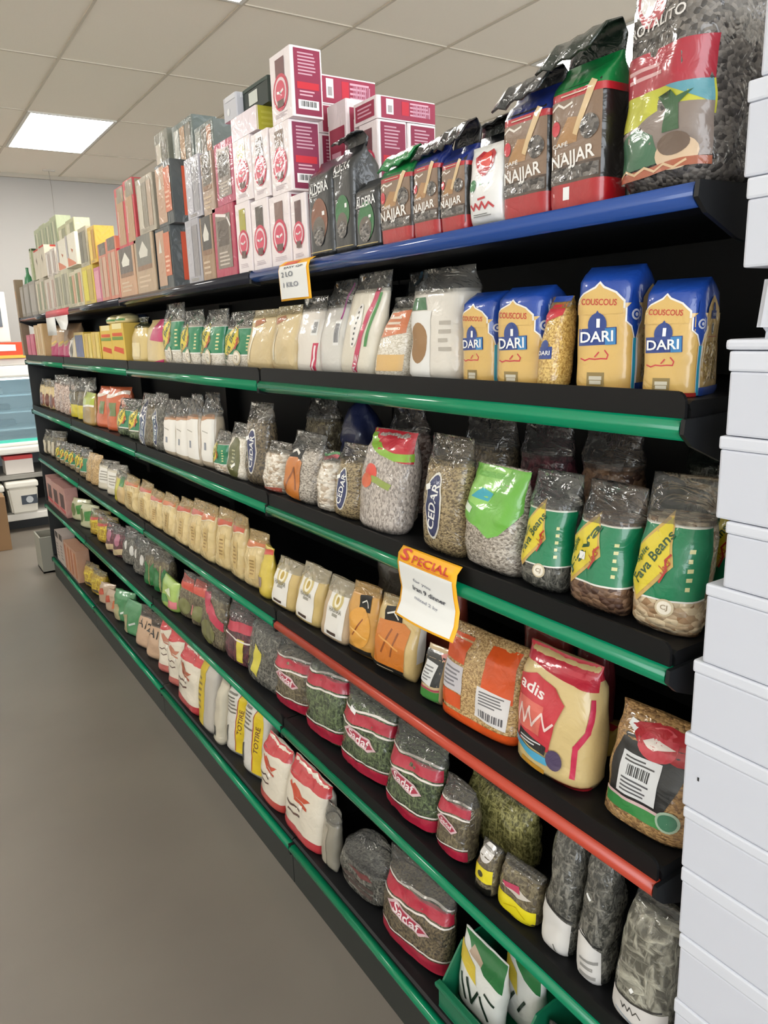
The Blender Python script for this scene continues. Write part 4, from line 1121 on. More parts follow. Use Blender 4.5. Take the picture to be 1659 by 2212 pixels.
put('couscous_bag', 1.005, 1.5074, 0.0785, 0.1499, 0.085, label='fourth couscous bag from the shelf end, beside the white rice bag', cat='bag', yaw=4, x=0.830, **dari())
put('rice_bag', 1.135, 1.5074, 0.1413, 0.2011, 0.090, label='white rice bag with a round brown picture and knotted clear top', cat='bag', yaw=5, lean=0.10, skew=-0.04, x=0.824, **dict(body='ddd6ca', n=3, prof='full', wr=.004, top=.80, tmat='x e8e8e4', dec=[('rect','k e9e7e2',-.2,.32,.5,.6),('el','k 9a7650',-.2,.34,.19,.26),('poly','2e6a3c',[(-.42,.63),(-.05,.63),(-.1,.74),(-.36,.74)]),('lines','b0a89c',.3,.4,.2,.3,4)]))
put('noodle_bag', 1.278, 1.5074, 0.0892, 0.1557, 0.080, label='bag with orange printed panel leaning beside the rice bag', cat='bag', yaw=5, lean=0.10, skew=0.12, x=0.822, **dict(body='g rice', n=3, prof='slump', wr=.004, top=.86, dec=[('poly','d07c54',[(-.45,.5),(.45,.56),(.45,.84),(-.3,.8)]),('lines','f0e0cc',0,.68,.6,.2,3),('band','d8b070',.1,.3,(-.3,.5))]))
put('gauze_bag', 1.331, 1.5074, 0.0860, 0.2080, 0.060, label='clear bag with dark printing behind the rice bag', cat='bag', x=0.930, **clear('g greyseed', .8, [('poly','8a4438',[(-.3,.5),(.3,.6),(.2,.72),(-.2,.66)]),('poly','20506c',[(-.1,.86),(.3,.9),(.3,1),(0,1)])]))
put('pink_stripe_bag', 1.399, 1.5074, 0.1206, 0.2080, 0.055, label='leaning cream bag with slanted pink and green stripes', cat='bag', lean=0.11, skew=0.22, **dict(body='e2dac8', n=3.2, prof='flat', wr=.003, top=.84, dec=[('poly','c03058',[(.0,.0),(.14,.0),(.42,.84),(.30,.84)]),('poly','4c8a4c',[(.32,.3),(.38,.3),(.48,.8),(.42,.8)]),('el','f0ece4',.0,.5,.14,.36),('lines','4a4a4c',.0,.5,.05,.4,8),('txt','f4e8ea','RIZ',.12,.14,.3,.08,76)]))
put('white_flour_bag', 1.517, 1.5074, 0.0995, 0.2017, 0.060, label='plain white flour bag with barcode beside the pink striped bag', cat='bag', yaw=-2, lean=0.12, skew=0.12, x=0.820, **dict(body='dedad2', n=3, prof='flat', wr=.004, top=.74, dec=[('rect','f2f0ec',.3,.45,.2,.26),('bars','5a5a60',.3,.45,.16,.2),('line','b8489a',[(.35,.6),(.48,.95)],.05)]))
put('white_script_bag', 1.625, 1.5074, 0.0989, 0.1741, 0.050, label='white bag with red script up its right edge', cat='bag', yaw=5, lean=0.10, skew=0.08, x=0.822, **dict(body='e8e0d4', n=3, prof='flat', wr=.003, top=.84, dec=[('poly','c83c58',[(.2,.0),(.38,.0),(.48,.4),(.34,.4)]),('line','f4e4e4',[(.28,.05),(.32,.15),(.36,.2),(.4,.36)],.05),('rect','f0eee8',.32,.6,.2,.2),('bars','6a6a6a',.32,.6,.14,.14)]))
put('tan_slab_pack', 1.756, 1.5074, 0.1412, 0.1587, 0.050, label='flat tan pack with brown top mark beside the white script bag', cat='packet', yaw=-3, lean=0.06, skew=0.16, x=0.822, **dict(body='d6c092', n=4, prof='flat', wr=.003, top=.9, tmat='X d8c8a0', dec=[('poly','a8643c',[(-.3,.72),(.1,.80),(.0,.86),(-.3,.82)]),('poly','b84c2c',[(-.5,0),(-.3,0),(-.45,.12)]),('line','efe6cc',[(-.3,.2),(-.2,.66)],.05)]))
put('tan_slab_pack', 1.906, 1.5074, 0.1399, 0.1556, 0.050, label='second flat tan pack from the white script bag', cat='packet', yaw=5, lean=0.10, skew=0.2, x=0.824, **dict(body='d2bc8e', n=4, prof='flat', wr=.003, top=.9, tmat='X d8c8a0', dec=[('poly','a8643c',[(-.3,.72),(.1,.80),(.0,.86),(-.3,.82)]),('line','efe6cc',[(-.3,.2),(-.2,.66)],.05)]))
put('green_yellow_bag', 2.065, 1.5074, 0.1590, 0.1572, 0.060, label='green and yellow bean bag next to the flat tan packs on the couscous shelf', cat='bag', yaw=7, lean=0.09, skew=0.12, x=0.828, **fava('Fava Beans','g rice'))
put('green_yellow_bag', 2.239, 1.5074, 0.1688, 0.1691, 0.060, label='second green and yellow bean bag from the flat tan packs', cat='bag', lean=0.11, skew=0.08, **fava('Fava Beans','g rice'))
put('green_yellow_bag', 2.415, 1.5074, 0.1654, 0.1737, 0.050, label='third green and yellow bean bag from the flat tan packs', cat='bag', lean=0.09, skew=0.03, **fava('Fava Beans','g rice'))
put('green_yellow_bag', 2.596, 1.5074, 0.1771, 0.2030, 0.060, label='fourth green and yellow bean bag, with pale rolled top, beside the pink corner bag', cat='bag', lean=0.06, skew=0.02, **fava('Fava Beans','g rice'))
put('pink_corner_bag', 2.789, 1.5074, 0.1893, 0.1556, 0.060, label='tan bag with bright pink corner', cat='bag', lean=0.08, skew=0.06, **dict(body='d4bc84', n=3, prof='full', wr=.003, dec=[('poly','b82c64',[(-.1,.55),(.5,.5),(.5,1),(.1,1)]),('poly','b82c64',[(-.2,0),(.5,0),(.5,.12)])]))
put('tan_bottle_bag', 2.996, 1.5074, 0.2017, 0.1701, 0.070, label='tan bag with a dark tied neck', cat='bag', lean=0.08, skew=-0.02, **dict(body='cdb678', n=2.4, prof='tied', wr=.002, top=.8, tmat='X 3a4434', dec=[('rect','e4d4a0',0,.3,.5,.3)]))
put('sweet_box', 3.224, 1.5074, 0.1873, 0.1533, 0.090, label='yellow box with red and green lettering bands, nearer one', cat='box', **dict(body='k d0b04c', n=None, prof='box', wr=0, dec=[('poly','k c84c2c',[(-.4,.3),(.4,.22),(.4,.36),(-.3,.42)]),('band','k 6a8a3c',.58,.66,(-.45,.45)),('band','k c8502c',.68,.76,(-.4,.4)),('band','k e4d8a0',.86,1)]))
put('sweet_box', 3.415, 1.5074, 0.1873, 0.1487, 0.090, label='yellow box with red and green lettering bands, farther one', cat='box', **dict(body='k d0b04c', n=None, prof='box', wr=0, dec=[('poly','k c84c2c',[(-.4,.3),(.4,.22),(.4,.36),(-.3,.42)]),('band','k 6a8a3c',.58,.66,(-.45,.45)),('band','k c8502c',.68,.76,(-.4,.4)),('band','k e4d8a0',.86,1)]))
put('sweet_tub', 3.288, 1.6613, 0.1292, 0.0407, 0.080, label='cream round pack lying on the yellow box, nearer one', cat='packet', yaw=17, lean=0.11, skew=0.02, x=0.838, **dict(body='cfc390', n=2.2, prof='lump', wr=.001, dec=[('band','3c7a34',.3,.5,(-.3,.3))]))
put('sweet_tub', 3.432, 1.6613, 0.1292, 0.0395, 0.080, label='cream round pack lying on the yellow box, farther one', cat='packet', yaw=17, lean=0.06, skew=0.03, x=0.838, **dict(body='cfc390', n=2.2, prof='lump', wr=.001, dec=[('band','3c7a34',.3,.5,(-.3,.3))]))
put('yellow_box', 3.607, 1.5074, 0.1454, 0.1253, 0.090, label='plain mustard box beside the yellow box with red bands, nearer one', cat='box', **striped('cdb040','c8a838','d8c050'))
put('yellow_box', 3.756, 1.5074, 0.1454, 0.1215, 0.090, label='plain mustard box beside the yellow box with red bands, farther one', cat='box', **striped('cdb040','c8a838','d8c050'))
put('blue_band_box', 3.949, 1.5074, 0.2074, 0.1293, 0.090, label='mustard box with a dark blue upright band', cat='box', **striped('cfb254','3c4c7c'))
put('white_motif_bag', 4.167, 1.5074, 0.2173, 0.1152, 0.070, label='small cream bag with a white motif, far half of the couscous shelf', cat='bag', lean=0.09, skew=-0.03, **dict(body='d8ccb0', n=2.6, prof='full', wr=.004, dec=[('el','f0ece0',-.1,.6,.25,.3),('el','2c2c28',0,.4,.14,.16)]))
put('pink_foot_bag', 4.390, 1.5074, 0.1834, 0.1819, 0.070, label='tan bag with shiny pink foot under the torn paper price, nearest one', cat='bag', yaw=12, lean=0.12, skew=-0.01, x=0.838, **dict(body='c0a07c', n=2.8, prof='full', wr=.003, dec=[('poly','b02c64',[(-.5,0),(.5,0),(.5,.36),(.1,.48),(-.1,.36),(-.5,.32)]),('line','e0c060',[(-.3,.42),(0,.5)],.06)]))
put('pink_foot_bag', 4.585, 1.5074, 0.1737, 0.1764, 0.070, label='tan bag with shiny pink foot under the torn paper price, middle one', cat='bag', yaw=22, lean=0.09, skew=0.01, x=0.854, **dict(body='c0a07c', n=2.8, prof='full', wr=.003, dec=[('poly','b02c64',[(-.5,0),(.5,0),(.5,.36),(.1,.48),(-.1,.36),(-.5,.32)]),('line','e0c060',[(-.3,.42),(0,.5)],.06)]))
put('pink_foot_bag', 4.781, 1.5074, 0.1792, 0.1819, 0.070, label='tan bag with shiny pink foot under the torn paper price, farthest one', cat='bag', yaw=17, lean=0.14, skew=0.03, x=0.846, **dict(body='c0a07c', n=2.8, prof='full', wr=.003, dec=[('poly','b02c64',[(-.5,0),(.5,0),(.5,.36),(.1,.48),(-.1,.36),(-.5,.32)]),('line','e0c060',[(-.3,.42),(0,.5)],.06)]))
put('tan_stick_box', 4.972, 1.5074, 0.1423, 0.1938, 0.070, label='upright tan striped box near the far end of the couscous shelf, nearer one', cat='box', **striped('c8a878','b89460','d8bc8c'))
put('tan_stick_box', 5.118, 1.5074, 0.1423, 0.1880, 0.070, label='upright tan striped box near the far end of the couscous shelf, farther one', cat='box', **striped('c8a878','b89460','d8bc8c'))
put('crimson_pack', 5.290, 1.5074, 0.1513, 0.1389, 0.070, label='crimson pack at the far end of the couscous shelf, nearer one', cat='box', **striped('a82454','b83464'))
put('crimson_pack', 5.446, 1.5074, 0.1513, 0.1347, 0.070, label='crimson pack at the far end of the couscous shelf, farther one', cat='box', **striped('a82454','b83464'))
put('blue_wrap_bundle', 3.675, 1.5074, 0.1450, 0.2000, 0.100, label='crumpled blue and white bundle behind the mustard boxes', cat='packet', x=1.000, **dict(body='48587c', n=2.2, prof='lump', wr=.012, dec=[('wave','c8ccd8',.5,.1,.08)]))
put('fava_bag', 0.617, 1.1840, 0.0800, 0.2100, 0.090, label='last green and yellow fava bag, half hidden behind the white cartons', cat='bag', x=0.955, **fava('Fava Beans','g fava'))
put('fava_bag', 0.624, 1.1840, 0.0969, 0.2140, 0.085, label='rightmost fava bean bag in full view, pale split beans at its foot', cat='bag', yaw=8, lean=0.11, skew=0.02, x=0.825, **fava('Fava Beans','g fava'))
put('fava_bag', 0.743, 1.1840, 0.1053, 0.1870, 0.085, label='middle fava bean bag with brown beans and a small white price sticker', cat='bag', yaw=-2, lean=0.12, skew=0.00, x=0.820, **plus(fava('Fava','g brownbean',seal=False), [("rect", "k f2f2f0", -.16, .44, .12, .06, 0, "@price_sticker")]))
put('fava_bag', 0.856, 1.1840, 0.0891, 0.1890, 0.080, label='fava bean bag next to the bright green topped bag', cat='bag', yaw=5, lean=0.10, skew=0.04, x=0.822, **fava('Fava Beans','g darkherb'))
put('green_top_bag', 0.986, 1.1840, 0.1433, 0.1833, 0.085, label='seed bag with bright green film top and blue emblem', cat='bag', yaw=-3, lean=0.06, skew=0.01, x=0.822, **dict(body='g greyseed', n=2.8, prof='pillow', wr=.005, dec=[('poly','6ab040',[(-.62,.99),(.62,.99),(.6,.62),(.3,.40),(.16,.36),(-.1,.44),(-.62,.52)]),('poly','8cc85c',[(-.3,.98),(.2,.98),(.0,.6),(-.4,.66)]),('poly','2ca0b4',[(-.3,.70),(-.1,.80),(.1,.76),(.02,.68)]),('line','dce8d4',[(-.4,.62),(-.25,.58)],.08)]))
put('cedar_bag', 1.128, 1.1840, 0.1231, 0.2218, 0.080, label='brown seed bag with dark blue oval label just above the SPECIAL card', cat='bag', yaw=-3, lean=0.06, skew=0.03, x=0.821, **cedar('g seed'))
put('pale_bean_bag', 1.387, 1.1840, 0.0753, 0.1438, 0.035, label='clear bag of pale beans squeezed beside the blue oval seed bag', cat='bag', skew=0.0, x=0.925, **clear('g whitebean', .8, [('poly','a83050',[(-.2,.02),(.3,.02),(.4,.2),(0,.16)])]))
put('red_top_bag', 1.350, 1.1840, 0.1563, 0.2115, 0.085, label='plump grey grain bag with scarlet and lime top', cat='bag', yaw=2, lean=0.14, skew=0.07, x=0.821, **dict(body='g noodle', n=2.6, prof='full', wr=.005, dec=[('poly','c42c3a',[(-.6,.995),(.6,.995),(.6,.70),(.3,.72),(.0,.78),(-.3,.90),(-.6,.92)]),('line','8ab83c',[(-.45,.96),(-.3,.88),(0,.80),(.3,.76),(.58,.76)],.1),('el','d84c3c',-.14,.58,.12,.13),('poly','8a9c44',[(-.1,.56),(.34,.5),(.3,.44),(-.12,.5)]),('el','d06038',-.2,.50,.12,.1)]))
put('cedar_bag', 1.482, 1.1840, 0.0945, 0.1687, 0.075, label='seed bag with dark blue oval label left of the scarlet topped bag', cat='bag', yaw=5, lean=0.10, skew=0.06, x=0.822, **cedar('g seed',78))
put('white_bean_bag', 1.572, 1.1840, 0.0689, 0.1421, 0.070, label='tall clear bag of white beans with pink and green top', cat='bag', yaw=7, lean=0.09, skew=-0.01, x=0.822, **clear('g whitebean', .85, [('wave','c8505c',.9,.06,.03),('wave','4c8a54',.95,.04,.03)]))
put('orange_label_bag', 1.728, 1.1840, 0.1721, 0.1736, 0.075, label='seed bag with black square and orange label leaning on the bean shelf', cat='bag', yaw=-2, lean=0.12, skew=0.16, x=0.821, **clear('g greyseed', .8, [('rect','k 1c1a16',-.1,.74,.44,.2,0),('line','e8e4dc',[(-.22,.72),(-.1,.76),(.0,.71)],.04),('poly','c4742c',[(-.28,.1),(.2,.02),(.2,.60),(.0,.66),(-.28,.64)]),('line','8a4a1c',[(-.2,.16),(-.02,.5),(.1,.2)],.04)]))
put('pink_bean_bag', 1.798, 1.1840, 0.0631, 0.0777, 0.050, label='narrow clear bag of pinkish beans left of the white bean bag', cat='bag', yaw=-2, lean=0.12, skew=-0.02, x=0.895, **clear('g pinkbean', .8, [('wave','d87868',.8,.08,.02)]))
put('pale_grain_bag', 1.871, 1.1840, 0.1030, 0.1354, 0.065, label='pale bean bag leaning left of the orange label bag', cat='bag', yaw=4, lean=0.08, skew=0.14, x=0.822, **clear('g whitebean', .82, [('wave','b85c4c',.06,.1,.02)]))
put('cedar_bag', 1.994, 1.1840, 0.1231, 0.2303, 0.070, label='tall clear lentil bag with dark blue oval label and twisted neck', cat='bag', yaw=7, lean=0.09, skew=0.00, x=0.826, **cedar('g lentil',84))
put('olive_oval_bag', 2.125, 1.1840, 0.1194, 0.1620, 0.065, label='clear bag with an olive oval picture', cat='bag', yaw=2, lean=0.14, skew=0.0, x=0.820, **clear('g rice', .78, [('el','5a5c34',.05,.36,.3,.56),('lines','b8b48c',.05,.36,.2,.4,6),('rect','k f2f2ec',.1,.26,.2,.05,30)]))
put('green_yellow_bag', 2.245, 1.1840, 0.0993, 0.1311, 0.060, label='narrow yellow and green bag right of the white label quartet', cat='bag', yaw=-3, lean=0.06, skew=0.02, x=0.821, **fava('Bean','g whitebean',seal=False))
put('white_label_bag', 2.350, 1.1840, 0.0898, 0.2414, 0.060, label='white labelled bag with clear peaked top on the bean shelf, rightmost of the four', cat='bag', yaw=7, lean=0.09, skew=-0.04, x=0.824, **dict(body='c4b49c', n=3.4, prof='pillow', wr=.002, top=.72, dec=[('band','k e8e4dc',.1,.66,(-.5,.5)),('wave','b8845c',.68,.06,.02),('rect','k 8c9098',.0,.3,.16,.1),('line','k a8a498',[(-.2,.5),(.2,.48)],.03)]))
put('white_label_bag', 2.456, 1.1840, 0.1031, 0.2332, 0.060, label='white labelled bag with clear peaked top on the bean shelf, third of the four', cat='bag', lean=0.06, skew=-0.03, **dict(body='c4b49c', n=3.4, prof='pillow', wr=.002, top=.72, dec=[('band','k e8e4dc',.1,.66,(-.5,.5)),('wave','b8845c',.68,.06,.02),('rect','k 8c9098',.0,.3,.16,.1),('line','k a8a498',[(-.2,.5),(.2,.48)],.03)]))
put('white_label_bag', 2.578, 1.1840, 0.1215, 0.2147, 0.060, label='white labelled bag with clear peaked top on the bean shelf, second of the four', cat='bag', lean=0.08, skew=0.01, **dict(body='c4b49c', n=3.4, prof='pillow', wr=.002, top=.72, dec=[('band','k e8e4dc',.1,.66,(-.5,.5)),('wave','b8845c',.68,.06,.02),('rect','k 8c9098',.0,.3,.16,.1),('line','k a8a498',[(-.2,.5),(.2,.48)],.03)]))
put('white_label_bag', 2.713, 1.1840, 0.1271, 0.2009, 0.060, label='white labelled bag with clear peaked top on the bean shelf, leftmost of the four', cat='bag', lean=0.08, skew=0.02, **dict(body='c4b49c', n=3.4, prof='pillow', wr=.002, top=.72, dec=[('band','k e8e4dc',.1,.66,(-.5,.5)),('wave','b8845c',.68,.06,.02),('rect','k 8c9098',.0,.3,.16,.1),('line','k a8a498',[(-.2,.5),(.2,.48)],.03)]))
put('slim_dark_bag', 2.856, 1.1840, 0.1387, 0.2167, 0.060, label='slim grey bag with dark blue oval label left of the white labels', cat='bag', lean=0.08, skew=0.03, **cedar('g darkherb',86,'CEDAR'))
put('slim_dark_bag', 3.039, 1.1840, 0.2051, 0.2042, 0.060, label='second slim grey bag with dark blue oval label from the white labels', cat='bag', lean=0.14, skew=0.00, **cedar('g brownherb',86,'CEDAR'))
put('green_yellow_bag', 3.243, 1.1840, 0.1674, 0.1668, 0.070, label='yellow edged green bag with pinkish foot on the bean shelf, nearer one', cat='bag', yaw=12, lean=0.14, skew=0.08, x=0.836, **fava('Fava Beans','g herb',seal=False))
put('green_yellow_bag', 3.422, 1.1840, 0.1674, 0.1618, 0.070, label='yellow edged green bag with pinkish foot on the bean shelf, farther one', cat='bag', yaw=12, lean=0.11, skew=0.08, x=0.836, **fava('Fava Beans','g herb',seal=False))
put('orange_bag', 3.624, 1.1840, 0.1769, 0.2023, 0.070, label='orange packet with green picture in the far half of the bean shelf, nearer one', cat='bag', yaw=22, lean=0.08, skew=0.06, x=0.855, **dict(body='c4623c', n=2.6, prof='full', wr=.006, dec=[('rect','6a7c4c',-.1,.5,.3,.3),('wave','e8ddd0',.84,.08,.05),('poly','e4a48c',[(.1,.7),(.4,.6),(.3,.8)])]))
put('orange_bag', 3.823, 1.1840, 0.1826, 0.1962, 0.070, label='orange packet with green picture in the far half of the bean shelf, farther one', cat='bag', yaw=17, lean=0.12, skew=0.06, x=0.847, **dict(body='c4623c', n=2.6, prof='full', wr=.006, dec=[('rect','6a7c4c',-.1,.5,.3,.3),('wave','e8ddd0',.84,.08,.05),('poly','e4a48c',[(.1,.7),(.4,.6),(.3,.8)])]))
put('lime_lid_bag', 4.039, 1.1840, 0.2221, 0.1591, 0.060, label='brown packet with a lime coloured top', cat='bag', lean=0.12, skew=-0.01, **dict(body='a8884c', n=2.6, prof='full', wr=.004, dec=[('band','a8b83c',.62,1,(-.5,.5)),('wave','f0ece0',.6,.06,.03)]))
put('yellow_foot_bag', 4.249, 1.1840, 0.1514, 0.2247, 0.060, label='clear packet with yellow foot, far end of the bean shelf, nearer one', cat='bag', yaw=17, lean=0.12, skew=0.04, x=0.842, **clear('g brownherb', .7, [('band','d0c02c',.05,.36),('line','e8e4dc',[(.1,.5),(.2,.9)],.08)]))
put('yellow_foot_bag', 4.416, 1.1840, 0.1550, 0.2179, 0.060, label='clear packet with yellow foot, far end of the bean shelf, farther one', cat='bag', yaw=12, lean=0.06, skew=0.00, x=0.835, **clear('g brownherb', .7, [('band','d0c02c',.05,.36),('line','e8e4dc',[(.1,.5),(.2,.9)],.08)]))
put('pink_grain_bag', 4.596, 1.1840, 0.1470, 0.2189, 0.060, label='pinkish grain bag near the far end of the bean shelf, nearest one', cat='bag', yaw=12, lean=0.12, skew=0.00, x=0.834, **clear('g pinkbean', .8, [('poly','c86c34',[(.2,.1),(.45,.1),(.45,.6)])]))
put('pink_grain_bag', 4.754, 1.1840, 0.1436, 0.2123, 0.060, label='pinkish grain bag near the far end of the bean shelf, middle one', cat='bag', yaw=17, lean=0.11, skew=0.04, x=0.841, **clear('g pinkbean', .8, [('poly','c86c34',[(.2,.1),(.45,.1),(.45,.6)])]))
put('pink_grain_bag', 4.912, 1.1840, 0.1391, 0.2189, 0.060, label='pinkish grain bag near the far end of the bean shelf, farthest one', cat='bag', yaw=22, lean=0.10, skew=-0.02, x=0.847, **clear('g pinkbean', .8, [('poly','c86c34',[(.2,.1),(.45,.1),(.45,.6)])]))
put('tan_picture_bag', 5.090, 1.1840, 0.1417, 0.1807, 0.060, label='tan bag with dark red pictures at the far end of the bean shelf, nearest one', cat='bag', yaw=17, lean=0.12, skew=0.01, x=0.840, **clear('g spread', .8, [('el','6a3424',-.1,.3,.2,.3),('el','8a4a34',.2,.28,.14,.24)]))
put('tan_picture_bag', 5.246, 1.1840, 0.1372, 0.1753, 0.060, label='tan bag with dark red pictures at the far end of the bean shelf, middle one', cat='bag', yaw=22, lean=0.11, skew=-0.02, x=0.847, **clear('g spread', .8, [('el','6a3424',-.1,.3,.2,.3),('el','8a4a34',.2,.28,.14,.24)]))
put('tan_picture_bag', 5.402, 1.1840, 0.1450, 0.1807, 0.060, label='tan bag with dark red pictures at the far end of the bean shelf, farthest one', cat='bag', yaw=12, lean=0.10, skew=0.03, x=0.834, **clear('g spread', .8, [('el','6a3424',-.1,.3,.2,.3),('el','8a4a34',.2,.28,.14,.24)]))
put('bulgur_bag', 0.641, 0.8593, 0.1533, 0.1753, 0.100, label='big brown bulgur bag with black label and white barcode sheet, at the shelf end', cat='bag', yaw=5, lean=0.10, skew=0.03, x=0.830, **dict(body='g brownbulgur', n=2.8, prof='full', wr=.004, dec=[('poly','17191b',[(-.36,.30),(.24,.30),(.46,.78),(.40,.84),(-.28,.84),(-.38,.6)]),('poly','b02c34',[(-.3,.90),(.1,.97),(.5,.92),(.5,.72),(.3,.72),(.16,.76),(-.02,.76)]),('el','c4404c',.08,.82,.2,.14),('poly','f0e4dc',[(-.08,.83),(.02,.87),(.26,.84),(.1,.81),(.06,.79),(.0,.8)]),('rect','k d9dadb',-.04,.52,.42,.36,0),('lines','3c3c3e',-.04,.65,.34,.06,2),('bars','222222',-.04,.565,.24,.09),('lines','55565a',-.04,.43,.34,.14,4),('poly','3c8a48',[(-.4,.17),(.24,.17),(.28,.28),(-.4,.30)]),('band','d8b8b8',.28,.31,(-.4,.28)),('el','a8c0a8',.30,.26,.11,.11),('el','3f7a5c',.30,.26,.085,.085),('rect','k f0f0ee',-.26,.89,.12,.05,-14)]))
put('cornmeal_pack', 0.825, 0.8593, 0.0416, 0.0524, 0.080, label='yellow flour pack with red foot behind the red semolina bag', cat='bag', x=0.950, **dict(body='d0ac54', n=3, prof='full', wr=.003, dec=[('band','b8242c',0,.14),('band','b8242c',.9,1)]))
put('semolina_bag', 0.827, 0.8593, 0.1574, 0.2091, 0.095, label='plump semolina bag with red label and red crimped top', cat='bag', yaw=4, lean=0.08, skew=-0.03, x=0.824, **dict(body='d6bd84', n=3, prof='full', wr=.004, dec=[('band','c0283c',.88,1,(-.9,1.0)),('poly','c0283c',[(-.5,.90),(.62,.90),(.62,.80),(.3,.84),(-.1,.86)]),('poly','c83440',[(-.50,.24),(.06,.24),(.14,.5),(.24,.68),(.1,.78),(-.2,.83),(-.44,.78)]),('poly','d86a5c',[(-.48,.35),(-.06,.35),(-.02,.6),(-.4,.62)]),('txt','f2e8e4','adis',-.22,.71,.36,.12,-10),('line','f0d8d0',[(-.42,.38),(-.34,.55),(-.3,.4),(-.2,.56),(-.18,.4),(-.04,.54),(.02,.42),(.12,.5)],.025),('rect','1c1c1e',-.18,.27,.42,.08,-10),('lines','d8d8d8',-.18,.27,.34,.05,2),('poly','4ca4c8',[(-.52,.22),(-.1,.13),(.06,.13),(.06,.19),(-.2,.21),(-.52,.27)]),('el','4a3c5c',.14,.2,.1,.11),('line','c82c50',[(.36,.12),(.38,.36),(.5,.5),(.54,.74)],.06),('line','b8862c',[(-.3,.09),(.0,.06)],.05),('band','b8242c',0,.04,(.1,.6))]))
put('bulgur_pack', 1.020, 0.8593, 0.2008, 0.1823, 0.085, label='bulgur pack with orange panels and orange foot', cat='bag', yaw=4, lean=0.09, skew=0.03, x=0.825, **dict(body='g bulgur', n=3.4, prof='full', wr=.003, dec=[('band','d4521c',0,.13,(-.6,.6)),('rect','d4521c',-.30,.80,.30,.26),('rect','d4521c',-.30,.25,.30,.16),('rect','d4521c',.28,.70,.36,.50),('rect','k c8c4c8',-.30,.49,.30,.30),('lines','7c7a80',-.30,.49,.24,.22,5),('rect','k dcd8d6',.24,.35,.38,.34,-4),('lines','6c6a6c',.24,.42,.3,.16,5),('bars','5c5a5e',.24,.25,.3,.08),('band','c8a878',.88,.9,(-.45,-.15))]))
put('barcode_pack', 1.159, 0.8593, 0.0581, 0.1184, 0.050, label='black topped pack with white barcode sheet and green foot beside the orange bulgur pack', cat='packet', yaw=7, lean=0.09, skew=0.1, x=0.822, **dict(body='c8b088', n=3.4, prof='flat', wr=.003, dec=[('rect','161819',0,.64,1.0,.56),('rect','k d8d8d6',-.06,.56,.6,.38,-8),('lines','7a7a7a',-.06,.56,.46,.26,5),('band','a84454',.27,.31),('poly','4c9044',[(-.5,.12),(.5,.04),(.5,.26),(-.5,.27)]),('poly','d8948c',[(.2,.9),(.5,.95),(.5,.8)])]))
put('orange_square_pack', 1.309, 0.8593, 0.1323, 0.1710, 0.060, label='tan pack with orange cinnamon picture and black square', cat='packet', yaw=8, lean=0.12, skew=0.08, x=0.827, **dict(body='d2b67c', n=4, prof='flat', wr=.003, top=.93, tmat='X d8c090', dec=[('rect','k 17140f',-.08,.80,.42,.2,8),('line','e8e4da',[(-.22,.80),(-.08,.84),(.04,.76)],.03),('poly','c87424',[(-.42,.14),(.34,.10),(.36,.68),(.2,.74),(-.4,.7)]),('line','8c4814',[(-.2,.3),(-.05,.62)],.04),('line','8c4814',[(.02,.28),(.12,.6)],.04),('line','e0a050',[(-.3,.5),(.2,.4)],.03),('band','1a1712',.02,.13,(-.44,.34)),('lines','c8b89c',-.05,.08,.5,.05,2),('rect','e8e2d8',.66,.5,.2,.5)]))
put('orange_square_pack', 1.435, 0.8593, 0.0970, 0.1725, 0.055, label='glossy pack with yellow orange spice picture and black square', cat='packet', yaw=7, lean=0.09, skew=0.04, x=0.824, **dict(body='c89448', n=2.8, prof='flat', wr=.006, top=.9, tmat='X d8b070', dec=[('rect','k 1a1712',.1,.76,.4,.22,8),('line','e8e4da',[(-.02,.76),(.1,.80),(.22,.72)],.03),('el','d89a3c',0,.42,.4,.5),('line','8c4814',[(-.2,.3),(.1,.55)],.04),('line','e8b868',[(-.3,.4),(.3,.3)],.04),('band','241f18',.02,.13,(-.44,.44))]))
put('white_label_pack', 1.563, 0.8593, 0.1196, 0.1554, 0.050, label='tan packet with tall white label, nearest of the three, beside the spice picture pack', cat='packet', yaw=2, lean=0.14, skew=0.16, x=0.820, **whitelabel('c4ac8c', off=0.1))
put('white_label_pack', 1.704, 0.8593, 0.1304, 0.1555, 0.050, label='tan packet with tall white label, middle of the three', cat='packet', yaw=2, lean=0.14, skew=0.16, x=0.820, **whitelabel('c8ae70', off=0.0))
put('white_label_pack', 1.848, 0.8593, 0.1355, 0.1365, 0.050, label='tan packet with tall white label, farthest of the three', cat='packet', yaw=2, lean=0.14, skew=0.16, x=0.820, **whitelabel('c8ae70', off=-0.05))
put('yellow_squeeze_pack', 1.963, 0.8593, 0.0744, 0.1513, 0.050, label='yellow packet with pink top left of the white labelled packets', cat='packet', yaw=-3, lean=0.06, skew=0.1, x=0.820, **dict(body='d0b84c', n=2.4, prof='slump', wr=.004, dec=[('wave','c8483c',.9,.1,.02),('rect','9a8478',-.2,.3,.4,.2)]))
put('tan_packet', 2.063, 0.8593, 0.1076, 0.1712, 0.055, label='soft tan packet with red top on flour shelf, nearest of the row', cat='packet', yaw=7, lean=0.09, skew=0.1, x=0.825, **spread(cap='c06a3a'))
put('tan_packet', 2.179, 0.8593, 0.1029, 0.2034, 0.055, label='soft tan packet with red top on flour shelf, second from the near end', cat='packet', yaw=-3, lean=0.06, skew=0.1, x=0.821, **spread(cap='b8482c'))
put('tan_packet', 2.296, 0.8593, 0.1118, 0.1980, 0.055, label='soft tan packet with red top on flour shelf, third from the near end', cat='packet', yaw=4, lean=0.08, skew=0.05, x=0.822, **spread(cap='b8482c'))
